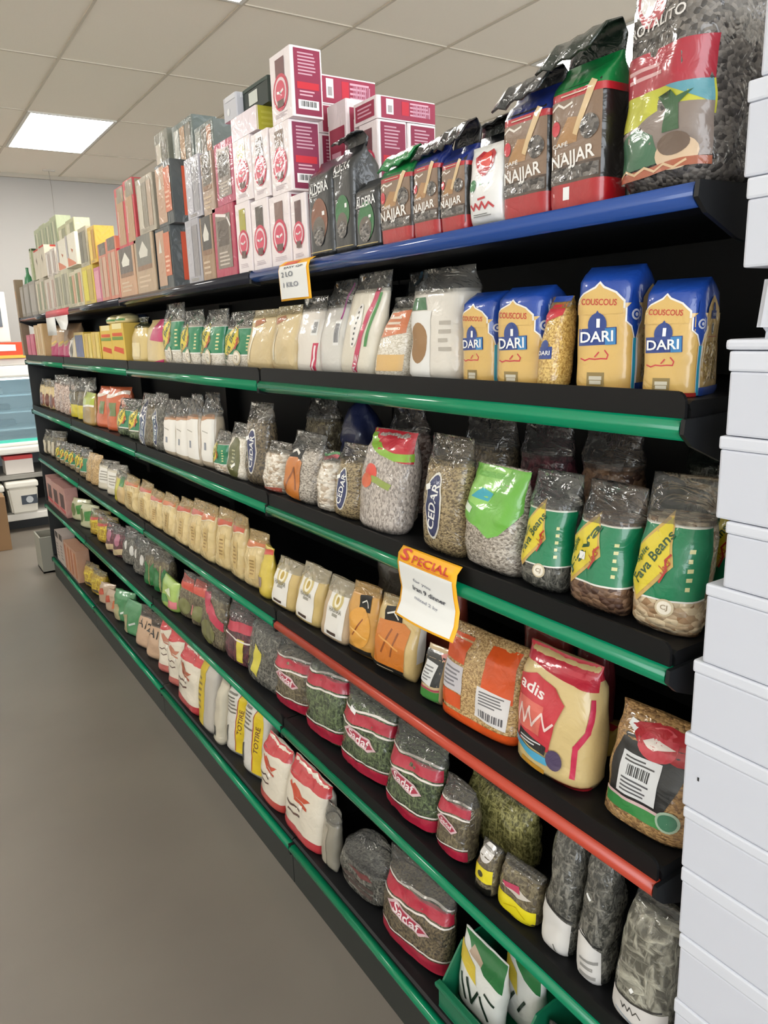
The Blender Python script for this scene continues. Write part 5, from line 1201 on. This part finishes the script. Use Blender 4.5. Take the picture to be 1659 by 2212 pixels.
put('tan_packet', 2.419, 0.8593, 0.1141, 0.1919, 0.055, label='soft tan packet with red top on flour shelf, fourth from the near end', cat='packet', lean=0.09, skew=0.05, **spread(cap='c06a3a'))
put('tan_packet', 2.548, 0.8593, 0.1241, 0.1828, 0.055, label='soft tan packet with red top on flour shelf, fifth from the near end', cat='packet', lean=0.14, skew=0.05, **spread(cap='b8482c'))
put('tan_packet', 2.687, 0.8593, 0.1354, 0.1660, 0.055, label='soft tan packet with red top on flour shelf, sixth from the near end', cat='packet', lean=0.14, skew=0.05, **spread(cap='b8482c'))
put('tan_packet', 2.840, 0.8593, 0.1482, 0.1585, 0.055, label='soft tan packet with red top on flour shelf, seventh from the near end', cat='packet', lean=0.09, skew=0.05, **spread(cap='c06a3a'))
put('tan_packet', 3.000, 0.8593, 0.1500, 0.1477, 0.055, label='soft tan packet with red top on flour shelf, eighth from the near end', cat='packet', lean=0.08, skew=0.05, **spread(cap='b8482c'))
put('tan_packet', 3.168, 0.8593, 0.1643, 0.1603, 0.055, label='soft tan packet with red top on flour shelf, ninth from the near end', cat='packet', lean=0.10, skew=0.05, **spread(cap='b8482c'))
put('tan_packet', 3.361, 0.8593, 0.1965, 0.1566, 0.055, label='soft tan packet with red top on flour shelf, farthest of the row', cat='packet', lean=0.06, skew=0.05, **spread(cap='c06a3a'))
put('yellow_strip_pack', 3.568, 0.8593, 0.1763, 0.1459, 0.050, label='packet with a bright yellow strip and green top', cat='packet', lean=0.11, skew=0.1, **dict(body='c8ac78', n=2.6, prof='flat', wr=.003, top=.85, dec=[('poly','d4c830',[(-.4,.05),(-.05,.05),(.1,.8),(-.2,.8)]),('poly','3c7a30',[(.1,.6),(.4,.6),(.4,.9),(.1,.9)])]))
put('white_sheet_pack', 3.762, 0.8593, 0.1690, 0.1516, 0.060, label='packet with a broad white printed sheet, far half of the flour shelf, nearer one', cat='packet', yaw=17, lean=0.08, skew=0.08, x=0.844, **dict(body='d4ccb8', n=2.8, prof='full', wr=.004, top=.85, dec=[('rect','k e2dfd6',0,.5,.7,.5,-4),('lines','k a09c90',0,.5,.5,.36,4)]))
put('white_sheet_pack', 3.947, 0.8593, 0.1690, 0.1471, 0.060, label='packet with a broad white printed sheet, far half of the flour shelf, farther one', cat='packet', yaw=17, lean=0.14, skew=0.08, x=0.844, **dict(body='d4ccb8', n=2.8, prof='full', wr=.004, top=.85, dec=[('rect','k e2dfd6',0,.5,.7,.5,-4),('lines','k a09c90',0,.5,.5,.36,4)]))
put('tan_sack', 4.115, 0.8593, 0.1105, 0.1604, 0.060, label='plain tan grain bag left of the white sheet packet, nearer one', cat='bag', yaw=12, lean=0.08, skew=0.1, x=0.830, **dict(body='g bulgur', n=2.4, prof='full', wr=.004, dec=[]))
put('tan_sack', 4.236, 0.8593, 0.1105, 0.1556, 0.060, label='plain tan grain bag left of the white sheet packet, farther one', cat='bag', yaw=12, lean=0.09, skew=0.1, x=0.830, **dict(body='g bulgur', n=2.4, prof='full', wr=.004, dec=[]))
put('green_yellow_bag', 4.384, 0.8593, 0.1305, 0.1573, 0.060, label='green and yellow bean bag on the flour shelf, nearest of three, nearer one', cat='bag', yaw=12, lean=0.12, skew=-0.04, x=0.832, **fava('Bean','g seed',seal=False))
put('green_yellow_bag', 4.525, 0.8593, 0.1235, 0.1526, 0.060, label='green and yellow bean bag on the flour shelf, nearest of three, farther one', cat='bag', yaw=22, lean=0.12, skew=-0.02, x=0.844, **fava('Bean','g seed',seal=False))
put('green_yellow_bag', 4.680, 0.8593, 0.1142, 0.1473, 0.060, label='green and yellow bean bag on the flour shelf, middle of three, nearer one', cat='bag', yaw=22, lean=0.08, skew=-0.03, x=0.842, **fava('Bean','g seed',seal=False))
put('green_yellow_bag', 4.811, 0.8593, 0.1179, 0.1429, 0.060, label='green and yellow bean bag on the flour shelf, middle of three, farther one', cat='bag', yaw=17, lean=0.08, skew=0.00, x=0.837, **fava('Bean','g seed',seal=False))
put('green_yellow_bag', 4.961, 0.8593, 0.1173, 0.1321, 0.060, label='green and yellow bean bag on the flour shelf, farthest of three, nearer one', cat='bag', yaw=17, lean=0.11, skew=0.03, x=0.837, **fava('Bean','g seed',seal=False))
put('green_yellow_bag', 5.092, 0.8593, 0.1136, 0.1281, 0.060, label='green and yellow bean bag on the flour shelf, farthest of three, farther one', cat='bag', yaw=22, lean=0.08, skew=-0.02, x=0.842, **fava('Bean','g seed',seal=False))
put('pale_stripe_bag', 5.272, 0.8593, 0.1671, 0.1726, 0.060, label='brown bag with pale stripes at the far end of the flour shelf, nearer one', cat='bag', yaw=22, lean=0.14, skew=-0.02, x=0.853, **clear('g brownherb', .8, [('band','c8bca4',.1,.6,(-.3,-.1)),('band','c8bca4',.1,.6,(.1,.3))]))
put('pale_stripe_bag', 5.461, 0.8593, 0.1765, 0.1674, 0.060, label='brown bag with pale stripes at the far end of the flour shelf, farther one', cat='bag', yaw=12, lean=0.06, skew=-0.02, x=0.837, **clear('g brownherb', .8, [('band','c8bca4',.1,.6,(-.3,-.1)),('band','c8bca4',.1,.6,(.1,.3))]))
put('bark_bag', 0.622, 0.5382, 0.0956, 0.2080, 0.080, label='clear bag of pale bark pieces with white paper foot at the shelf end', cat='bag', lean=0.11, skew=0.04, **dict(body='g bark', n=2.6, prof='full', wr=.005, top=.93, dec=[('band','k d4d0cc',0,.22,(-.62,.62)),('line','4a4844',[(-.2,.16),(-.16,.12),(-.12,.16),(-.06,.12),(-.02,.17),(.04,.12),(.1,.16),(.18,.13)],.02),('line','8a9aa8',[(-.3,.08),(.1,.05),(.3,.08)],.015),('line','2c2a28',[(-.5,.24),(0,.22),(.5,.24)],.03),('rect','f0f0ee',-.05,.3,.06,.03,60)]))
put('dark_herb_bag', 0.718, 0.5382, 0.0551, 0.2450, 0.080, label='dark dried leaf bag with white paper foot beside the pale bark', cat='bag', yaw=5, lean=0.10, skew=-0.02, x=0.820, **dict(body='g darkherb', n=2.6, prof='full', wr=.006, top=.93, dec=[('poly','k cfccc8',[(-.5,0),(.5,0),(.5,.24),(-.3,.36),(-.5,.3)]),('lines','k 8c8a86',.1,.12,.6,.16,3),('line','1c1c1a',[(-.5,.36),(.5,.27)],.05),('rect','f0f0ee',-.1,.62,.08,.05,50)]))
put('dark_herb_bag', 0.797, 0.5382, 0.0661, 0.2450, 0.080, label='dark dried leaf bag with white paper foot, second from the pale bark', cat='bag', yaw=2, lean=0.14, skew=0.00, x=0.819, **dict(body='g darkherb', n=2.6, prof='full', wr=.006, top=.93, dec=[('poly','k d2cfca',[(-.5,0),(.5,0),(.5,.26),(-.5,.38)]),('line','k 6c6a64',[(.1,.08),(.2,.04)],.04),('line','1c1c1a',[(-.5,.4),(.5,.28)],.05)]))
put('yellow_label_bag', 0.894, 0.5382, 0.0971, 0.0951, 0.060, label='small seed bag with bright yellow label and pink print', cat='bag', yaw=4, lean=0.08, skew=0.02, x=0.821, **dict(body='g brownherb', n=3, prof='full', wr=.004, top=.93, dec=[('poly','e4d424',[(-.5,.1),(.5,.02),(.5,.34),(-.5,.46)]),('line','c8b010',[(-.2,.2),(.1,.3),(.3,.16)],.02),('poly','c8c0b4',[(-.3,.60),(.1,.68),(.4,.58),(.1,.5)]),('poly','b83c5c',[(-.3,.66),(.1,.72),(.16,.6),(-.2,.58)]),('band','15140f',0,.08)]))
put('yellow_label_bag', 0.977, 0.5382, 0.0518, 0.0944, 0.055, label='narrow yellow labelled packet with white round top', cat='bag', lean=0.11, skew=0.01, **dict(body='g brownherb', n=3, prof='full', wr=.003, top=.93, dec=[('band','dccb20',.32,.60),('el','3c3a20',0,.46,.14,.12),('band','15140f',0,.2),('el','d4d0cc',0,.86,.36,.3)]))
put('dry_bush_bag', 1.061, 0.5382, 0.2035, 0.1440, 0.080, label='large clear bag of yellow green dried stems', cat='bag', x=0.910, **clear('g drybush', .93, []))
put('pink_band_bag', 1.098, 0.5382, 0.0957, 0.1527, 0.070, label='brown powder bag with crimson bands beside the dried stems', cat='bag', yaw=-2, lean=0.12, skew=-0.03, x=0.820, **redband('g brownherb'))
put('herb_bag', 1.250, 0.5382, 0.1819, 0.1982, 0.085, label='green dried herb bag with crimson wave label, second from the dried stems', cat='bag', lean=0.11, skew=0.05, **redband('g herb'))
put('herb_bag', 1.454, 0.5382, 0.2063, 0.2050, 0.085, label='dark green herb bag with a white price sticker on its crimson wave', cat='bag', yaw=4, lean=0.08, skew=0.00, x=0.825, **plus(redband('g herb',top=.86), [("rect", "k f2f2f0", -.2, .76, .13, .06, -14, "@price_sticker")]))
put('herb_bag', 1.661, 0.5382, 0.1852, 0.2394, 0.085, label='green herb bag half behind the brown one, crimson wave at its top', cat='bag', yaw=4, lean=0.08, skew=0.00, x=0.825, **redband('g herb',label=False))
put('herb_bag', 1.855, 0.5382, 0.1825, 0.2010, 0.080, label='brown herb bag with crimson wave and clear crackled top', cat='bag', yaw=7, lean=0.09, skew=-0.04, x=0.829, **redband('g brownherb'))
put('grey_herb_bag', 2.056, 0.5382, 0.1996, 0.2240, 0.070, label='shiny grey herb bag with clear top', cat='bag', yaw=2, lean=0.14, skew=0.0, x=0.822, **clear('g darkherb', .8, [('poly','d4c84c',[(-.2,.2),(.0,.14),(.1,.5),(-.1,.6)])]))
put('wine_bag', 2.256, 0.5382, 0.1810, 0.1988, 0.070, label='dark wine coloured bag with red band and yellow mark', cat='bag', yaw=5, lean=0.10, skew=0.06, x=0.826, **clear('g wine', .8, [('wave','b83048',.66,.16,.03),('poly','d8c84c',[(.1,.1),(.3,.1),(.34,.5),(.14,.5)]),('line','e0d8d0',[(-.5,.5),(.5,.46)],.03)]))
put('red_sash_bag', 2.461, 0.5382, 0.2087, 0.2149, 0.070, label='brown herb bag with a slanting red sash', cat='bag', lean=0.10, skew=0.06, **clear('g brownherb', .85, [('poly','b8304c',[(-.5,.8),(-.2,.86),(.5,.5),(.5,.36),(.1,.5)]),('el','6a6a3c',0,.25,.3,.2)]))
put('red_sash_bag', 2.638, 0.5382, 0.1090, 0.1838, 0.070, label='brown herb bag with an orange red top, nearer one', cat='bag', yaw=22, lean=0.12, skew=0.04, x=0.841, **clear('g brownherb', .85, [('poly','c04434',[(-.5,.7),(-.5,.95),(.3,.9),(.5,.6),(.2,.66)]),('el','76784a',0,.3,.34,.28),('rect','d87c80',-.4,.35,.2,.2)]))
put('red_sash_bag', 2.764, 0.5382, 0.1152, 0.1783, 0.070, label='brown herb bag with an orange red top, farther one', cat='bag', yaw=12, lean=0.09, skew=0.04, x=0.831, **clear('g brownherb', .85, [('poly','c04434',[(-.5,.7),(-.5,.95),(.3,.9),(.5,.6),(.2,.66)]),('el','76784a',0,.3,.34,.28),('rect','d87c80',-.4,.35,.2,.2)]))
put('green_leaf_bag', 2.934, 0.5382, 0.1917, 0.1162, 0.060, label='light green packet with a pink patch', cat='bag', lean=0.11, skew=-0.03, **dict(body='9cb85c', n=2.6, prof='full', wr=.006, dec=[('poly','4c8a44',[(-.4,.1),(.2,.3),(.0,.5),(-.4,.4)]),('poly','d87c84',[(.1,.1),(.5,.15),(.5,.4),(.2,.4)]),('poly','d8e0c0',[(-.1,.6),(.3,.5),(.2,.8)])]))
put('green_window_bag', 3.114, 0.5382, 0.1155, 0.1844, 0.070, label='bag with two dark green leaf shapes and pale centre seam, nearer one', cat='bag', yaw=22, lean=0.09, skew=-0.03, x=0.842, **clear('g brownherb', .78, [('poly','1c6a34',[(-.5,.08),(.02,.06),(.0,.5),(-.2,.62),(-.46,.52)]),('poly','1c6a34',[(.12,.06),(.5,.1),(.5,.5),(.3,.62),(.14,.5)]),('line','a8a468',[(.06,.04),(.07,.66)],.05)]))
put('green_window_bag', 3.247, 0.5382, 0.1221, 0.1789, 0.070, label='bag with two dark green leaf shapes and pale centre seam, farther one', cat='bag', yaw=12, lean=0.14, skew=-0.01, x=0.831, **clear('g brownherb', .78, [('poly','1c6a34',[(-.5,.08),(.02,.06),(.0,.5),(-.2,.62),(-.46,.52)]),('poly','1c6a34',[(.12,.06),(.5,.1),(.5,.5),(.3,.62),(.14,.5)]),('line','a8a468',[(.06,.04),(.07,.66)],.05)]))
put('clear_seed_bag', 3.421, 0.5382, 0.1804, 0.1855, 0.080, label='clear seed bag with two white round stickers, nearer one', cat='bag', yaw=12, lean=0.11, skew=0.04, x=0.838, **clear('g darkherb', .75, [('el','d8d6d0',-.2,.55,.08,.12),('el','d8d6d0',.15,.45,.1,.14)]))
put('clear_seed_bag', 3.614, 0.5382, 0.1762, 0.1799, 0.080, label='clear seed bag with two white round stickers, farther one', cat='bag', yaw=17, lean=0.12, skew=0.01, x=0.846, **clear('g darkherb', .75, [('el','d8d6d0',-.2,.55,.08,.12),('el','d8d6d0',.15,.45,.1,.14)]))
put('purple_bag', 3.795, 0.5382, 0.1277, 0.1519, 0.060, label='purple brown bag left of the white stickers, nearer one', cat='bag', yaw=17, lean=0.10, skew=0.00, x=0.838, **clear('g wine', .8, [('el','a8687c',0,.6,.2,.24),('wave','c8b48c',.2,.2,.04)]))
put('purple_bag', 3.936, 0.5382, 0.1307, 0.1474, 0.060, label='purple brown bag left of the white stickers, farther one', cat='bag', yaw=12, lean=0.10, skew=0.02, x=0.832, **clear('g wine', .8, [('el','a8687c',0,.6,.2,.24),('wave','c8b48c',.2,.2,.04)]))
put('yellow_fringe_bag', 4.120, 0.5382, 0.1801, 0.1457, 0.070, label='bag of bright yellow strips with red heading on the herb shelf, nearer one', cat='bag', yaw=17, lean=0.11, skew=-0.02, x=0.846, **clear('g yellowpeel', .75, [('wave','b83c30',.7,.1,.04)]))
put('yellow_fringe_bag', 4.317, 0.5382, 0.1744, 0.1413, 0.070, label='bag of bright yellow strips with red heading on the herb shelf, farther one', cat='bag', yaw=22, lean=0.12, skew=0.00, x=0.854, **clear('g yellowpeel', .75, [('wave','b83c30',.7,.1,.04)]))
put('green_leaf_bag', 4.541, 0.5382, 0.2021, 0.1364, 0.060, label='pale packet with a dark green leaf at the far herb shelf, nearer one', cat='bag', yaw=17, lean=0.11, skew=0.00, x=0.850, **dict(body='b4b490', n=2.6, prof='full', wr=.006, dec=[('poly','2c7a2c',[(-.1,.3),(.4,.4),(.3,.8),(-.1,.7)]),('el','5a6c34',-.3,.5,.14,.2)]))
put('green_leaf_bag', 4.761, 0.5382, 0.1958, 0.1323, 0.060, label='pale packet with a dark green leaf at the far herb shelf, farther one', cat='bag', yaw=22, lean=0.06, skew=-0.04, x=0.858, **dict(body='b4b490', n=2.6, prof='full', wr=.006, dec=[('poly','2c7a2c',[(-.1,.3),(.4,.4),(.3,.8),(-.1,.7)]),('el','5a6c34',-.3,.5,.14,.2)]))
put('pink_box', 4.994, 0.5382, 0.2043, 0.1854, 0.080, label='pinkish box with a dark window at the far end of the herb shelf, nearest one', cat='box', **dict(body='w b88c84', n=None, prof='box', wr=0, dec=[('rect','w 3c2c34',.05,.5,.6,.5),('line','w c03848',[(-.4,.2),(.4,.16)],.08)]))
put('pink_box', 5.202, 0.5382, 0.2043, 0.1798, 0.080, label='pinkish box with a dark window at the far end of the herb shelf, middle one', cat='box', **dict(body='w b88c84', n=None, prof='box', wr=0, dec=[('rect','w 3c2c34',.05,.5,.6,.5),('line','w c03848',[(-.4,.2),(.4,.16)],.08)]))
put('pink_box', 5.410, 0.5382, 0.2043, 0.1854, 0.080, label='pinkish box with a dark window at the far end of the herb shelf, farthest one', cat='box', **dict(body='w b88c84', n=None, prof='box', wr=0, dec=[('rect','w 3c2c34',.05,.5,.6,.5),('line','w c03848',[(-.4,.2),(.4,.16)],.08)]))
put('white_label_bag', 0.785, 0.1508, 0.1634, 0.1300, 0.070, label='clear bag with a white label beside the green crate, bottom of the picture', cat='bag', yaw=5, lean=0.10, skew=0.04, x=0.860, **clear('g brownherb', .8, [('poly','k d8dce0',[(.05,.3),(.4,.35),(.42,.7),(.1,.74)]),('el','6a7a88',.2,.5,.06,.08)]))
put('soup_packet', 0.965, 0.1568, 0.1050, 0.1950, 0.050, label='green and white packet behind its twin in the green crate', cat='packet', x=0.905, **dict(body='d8d8d4', n=3.2, prof='flat', wr=.003, dec=[('poly','1c6a34',[(-.5,.99),(.5,.99),(.5,.66),(.1,.72),(-.3,.9)]),('poly','c8b43c',[(-.5,.88),(-.1,.72),(.0,.5),(-.5,.66)]),('line','1c2c20',[(-.3,.3),(-.1,.5)],.06),('line','1c2c20',[(.0,.3),(.2,.5)],.06)]))
put('soup_packet', 1.040, 0.1568, 0.1350, 0.1750, 0.050, label='front green and white packet with dark strokes in the green crate', cat='packet', lean=0.11, skew=0.00, x=0.845, **dict(body='dcdcd6', n=3.2, prof='flat', wr=.003, dec=[('poly','1c6a34',[(-.5,.99),(.5,.99),(.5,.62),(.1,.68),(-.3,.88)]),('poly','d0b83c',[(-.5,.86),(-.1,.68),(.0,.5),(-.5,.62)]),('rect','b09a84',-.1,.82,.3,.1,-20),('line','1c2c20',[(-.36,.48),(-.2,.22)],.05),('line','1c2c20',[(-.2,.5),(-.06,.24),(.06,.44)],.05),('line','1c2c20',[(.12,.42),(.3,.2)],.05),('line','1c2c20',[(.2,.5),(.4,.44)],.04),('band','4a3020',0,.1)]))
put('lentil_bag', 1.273, 0.1508, 0.2328, 0.2160, 0.085, label='brown lentil bag with two crimson wave bands on the base shelf', cat='bag', yaw=5, lean=0.10, skew=0.01, x=0.828, **redband('g lentil'))
put('clear_bundle_bag', 1.505, 0.1508, 0.2039, 0.1591, 0.100, label='bulky clear bag of grey bundles between lentils and flour on the base shelf', cat='bag', yaw=7, lean=0.09, skew=0.03, x=0.831, **clear('g darkherb', .6, [('poly','6a3434',[(-.2,.5),(.2,.54),(.3,.48),(.1,.44)]),('line','4a3c38',[(-.3,.36),(.3,.3)],.05),('line','4a3c38',[(-.3,.26),(.3,.2)],.05)], prof='lump'))
put('grey_film_pack', 1.653, 0.1508, 0.0681, 0.1770, 0.050, label='thin grey film packet leaning by the flour bag', cat='packet', yaw=-2, lean=0.12, skew=-0.01, x=0.819, **dict(body='8c8678', n=2.6, prof='flat', wr=.006, top=.8, dec=[('band','a49c8c',.1,.7,(-.3,.1))]))
put('flour_bag', 1.812, 0.1508, 0.2277, 0.2151, 0.085, label='white flour bag with red foot and orange emblem, nearest of the flour bags', cat='bag', lean=0.11, skew=0.05, **flour())
put('flour_bag', 2.020, 0.1508, 0.1714, 0.2063, 0.085, label='white flour bag with red top, behind the nearest one', cat='bag', lean=0.11, skew=0.04, **flour(foot='b8443c'))
put('rice_sack', 2.196, 0.1508, 0.1452, 0.2645, 0.085, label='white rice bag with a tall yellow panel, nearer one', cat='bag', yaw=12, lean=0.14, skew=-0.04, x=0.834, **dict(body='d6d2c8', n=2.8, prof='full', wr=.004, dec=[('poly','dcc020',[(.02,.06),(.36,.06),(.36,.74),(.28,.94),(.05,.80)]),('line','a83c20',[(.02,.08),(.02,.76),(.2,.96)],.03),('txt','6a4420','TOTIRE',.18,.5,.62,.16,86),('poly','2c2a26',[(-.44,.2),(-.3,.14),(-.28,.4),(-.4,.36)]),('lines','6a665c',-.2,.72,.4,.3,6)]))
put('rice_sack', 2.353, 0.1508, 0.1419, 0.2565, 0.085, label='white rice bag with a tall yellow panel, farther one', cat='bag', yaw=17, lean=0.12, skew=0.01, x=0.840, **dict(body='d6d2c8', n=2.8, prof='full', wr=.004, dec=[('poly','dcc020',[(.02,.06),(.36,.06),(.36,.74),(.28,.94),(.05,.80)]),('line','a83c20',[(.02,.08),(.02,.76),(.2,.96)],.03),('txt','6a4420','TOTIRE',.18,.5,.62,.16,86),('poly','2c2a26',[(-.44,.2),(-.3,.14),(-.28,.4),(-.4,.36)]),('lines','6a665c',-.2,.72,.4,.3,6)]))
put('yellow_strip_bag', 2.478, 0.1508, 0.0736, 0.2327, 0.060, label='narrow pale bag pressed against the yellow panel rice bag', cat='bag', lean=0.14, skew=0.03, **dict(body='c8c0ac', n=2.6, prof='full', wr=.004, dec=[('rect','2a2824',-.1,.2,.3,.16)]))
put('yellow_strip_bag', 2.604, 0.1508, 0.1591, 0.2746, 0.075, label='grey bag with a bright yellow upright strip', cat='bag', lean=0.10, skew=0.03, **dict(body='bcb6ac', n=3, prof='full', wr=.003, dec=[('band','d0b41c',.06,.94,(-.48,.05)),('lines','7a6420',-.2,.5,.2,.5,6)]))
put('flour_bag', 2.811, 0.1508, 0.2347, 0.2394, 0.085, label='white flour bag with red foot left of the yellow strip bag', cat='bag', lean=0.10, skew=0.03, **flour(mark='a85434'))
put('flour_bag', 3.017, 0.1508, 0.1410, 0.2472, 0.085, label='cream flour bag with soft folded top, farthest of the flour bags, nearer one', cat='bag', yaw=17, lean=0.06, skew=0.03, x=0.840, **flour(foot='b8645c',mark='b8745c'))
put('flour_bag', 3.173, 0.1508, 0.1366, 0.2397, 0.085, label='cream flour bag with soft folded top, farthest of the flour bags, farther one', cat='bag', yaw=22, lean=0.14, skew=0.01, x=0.846, **flour(foot='b8645c',mark='b8745c'))
put('lettered_bag', 3.351, 0.1508, 0.1557, 0.1999, 0.080, label='tan paper bag with black characters and dark top, nearer one', cat='bag', yaw=22, lean=0.11, skew=0.05, x=0.850, **dict(body='c0a084', n=2.8, prof='slump', wr=.005, top=.8, tmat='X 5a5450', dec=[('txt','2a2420','A12',0,.58,.8,.24,-8),('band','6a6058',.74,.84)]))
put('lettered_bag', 3.527, 0.1508, 0.1608, 0.1939, 0.080, label='tan paper bag with black characters and dark top, farther one', cat='bag', yaw=17, lean=0.14, skew=0.05, x=0.843, **dict(body='c0a084', n=2.8, prof='slump', wr=.005, top=.8, tmat='X 5a5450', dec=[('txt','2a2420','A12',0,.58,.8,.24,-8),('band','6a6058',.74,.84)]))
put('green_foil_bag', 3.729, 0.1508, 0.1884, 0.1676, 0.070, label='crumpled green bag with pale corner on the base shelf, nearer one', cat='bag', yaw=12, lean=0.10, skew=0.03, x=0.838, **dict(body='4c8a5c', n=2.4, prof='full', wr=.008, dec=[('poly','a8a078',[(-.5,.05),(-.1,.05),(-.14,.6),(-.5,.5)]),('rect','dce4dc',.1,.36,.3,.06,20)]))
put('green_foil_bag', 3.929, 0.1508, 0.1784, 0.1625, 0.070, label='crumpled green bag with pale corner on the base shelf, farther one', cat='bag', yaw=22, lean=0.06, skew=0.00, x=0.855, **dict(body='4c8a5c', n=2.4, prof='full', wr=.008, dec=[('poly','a8a078',[(-.5,.05),(-.1,.05),(-.14,.6),(-.5,.5)]),('rect','dce4dc',.1,.36,.3,.06,20)]))
put('red_picture_bag', 4.125, 0.1508, 0.1459, 0.1165, 0.060, label='bag with orange red food picture on the base shelf, nearer one', cat='bag', yaw=17, lean=0.11, skew=0.03, x=0.841, **dict(body='b09880', n=2.6, prof='full', wr=.006, dec=[('poly','b04428',[(-.4,.4),(.0,.5),(-.1,.8),(-.4,.7)]),('poly','c86c44',[(.1,.2),(.4,.3),(.4,.7),(.2,.6)])]))
put('red_picture_bag', 4.286, 0.1508, 0.1413, 0.1130, 0.060, label='bag with orange red food picture on the base shelf, farther one', cat='bag', yaw=22, lean=0.10, skew=0.04, x=0.847, **dict(body='b09880', n=2.6, prof='full', wr=.006, dec=[('poly','b04428',[(-.4,.4),(.0,.5),(-.1,.8),(-.4,.7)]),('poly','c86c44',[(.1,.2),(.4,.3),(.4,.7),(.2,.6)])]))
put('yellow_fringe_bag', 4.475, 0.1508, 0.1726, 0.1454, 0.070, label='bag of bright yellow strips on the base shelf, nearer one', cat='bag', yaw=12, lean=0.11, skew=0.04, x=0.837, **clear('g yellowpeel', .85, [('poly','2a2018',[(-.3,.2),(.3,.14),(.2,.26)])]))
put('yellow_fringe_bag', 4.659, 0.1508, 0.1726, 0.1411, 0.070, label='bag of bright yellow strips on the base shelf, farther one', cat='bag', yaw=12, lean=0.09, skew=-0.01, x=0.837, **clear('g yellowpeel', .85, [('poly','2a2018',[(-.3,.2),(.3,.14),(.2,.26)])]))
put('tan_stripe_box', 4.865, 0.1508, 0.1877, 0.2001, 0.080, label='tan box with brown upright stripes on the base shelf, nearer one', cat='box', **striped('b48c74','a8603c','c89880','b87040'))
put('tan_stripe_box', 5.057, 0.1508, 0.1877, 0.1941, 0.080, label='tan box with brown upright stripes on the base shelf, farther one', cat='box', **striped('b48c74','a8603c','c89880','b87040'))
put('dark_top_box', 5.242, 0.1508, 0.1337, 0.2120, 0.080, label='grey box with dark top at the far end of the base shelf, nearer one', cat='box', **dict(body='k a89c94', n=None, prof='box', wr=0, dec=[('band','k 3a3430',.8,1),('lines','k 6a6460',0,.4,.5,.5,5)]))
put('dark_top_box', 5.379, 0.1508, 0.1337, 0.2057, 0.080, label='grey box with dark top at the far end of the base shelf, farther one', cat='box', **dict(body='k a89c94', n=None, prof='box', wr=0, dec=[('band','k 3a3430',.8,1),('lines','k 6a6460',0,.4,.5,.5,5)]))
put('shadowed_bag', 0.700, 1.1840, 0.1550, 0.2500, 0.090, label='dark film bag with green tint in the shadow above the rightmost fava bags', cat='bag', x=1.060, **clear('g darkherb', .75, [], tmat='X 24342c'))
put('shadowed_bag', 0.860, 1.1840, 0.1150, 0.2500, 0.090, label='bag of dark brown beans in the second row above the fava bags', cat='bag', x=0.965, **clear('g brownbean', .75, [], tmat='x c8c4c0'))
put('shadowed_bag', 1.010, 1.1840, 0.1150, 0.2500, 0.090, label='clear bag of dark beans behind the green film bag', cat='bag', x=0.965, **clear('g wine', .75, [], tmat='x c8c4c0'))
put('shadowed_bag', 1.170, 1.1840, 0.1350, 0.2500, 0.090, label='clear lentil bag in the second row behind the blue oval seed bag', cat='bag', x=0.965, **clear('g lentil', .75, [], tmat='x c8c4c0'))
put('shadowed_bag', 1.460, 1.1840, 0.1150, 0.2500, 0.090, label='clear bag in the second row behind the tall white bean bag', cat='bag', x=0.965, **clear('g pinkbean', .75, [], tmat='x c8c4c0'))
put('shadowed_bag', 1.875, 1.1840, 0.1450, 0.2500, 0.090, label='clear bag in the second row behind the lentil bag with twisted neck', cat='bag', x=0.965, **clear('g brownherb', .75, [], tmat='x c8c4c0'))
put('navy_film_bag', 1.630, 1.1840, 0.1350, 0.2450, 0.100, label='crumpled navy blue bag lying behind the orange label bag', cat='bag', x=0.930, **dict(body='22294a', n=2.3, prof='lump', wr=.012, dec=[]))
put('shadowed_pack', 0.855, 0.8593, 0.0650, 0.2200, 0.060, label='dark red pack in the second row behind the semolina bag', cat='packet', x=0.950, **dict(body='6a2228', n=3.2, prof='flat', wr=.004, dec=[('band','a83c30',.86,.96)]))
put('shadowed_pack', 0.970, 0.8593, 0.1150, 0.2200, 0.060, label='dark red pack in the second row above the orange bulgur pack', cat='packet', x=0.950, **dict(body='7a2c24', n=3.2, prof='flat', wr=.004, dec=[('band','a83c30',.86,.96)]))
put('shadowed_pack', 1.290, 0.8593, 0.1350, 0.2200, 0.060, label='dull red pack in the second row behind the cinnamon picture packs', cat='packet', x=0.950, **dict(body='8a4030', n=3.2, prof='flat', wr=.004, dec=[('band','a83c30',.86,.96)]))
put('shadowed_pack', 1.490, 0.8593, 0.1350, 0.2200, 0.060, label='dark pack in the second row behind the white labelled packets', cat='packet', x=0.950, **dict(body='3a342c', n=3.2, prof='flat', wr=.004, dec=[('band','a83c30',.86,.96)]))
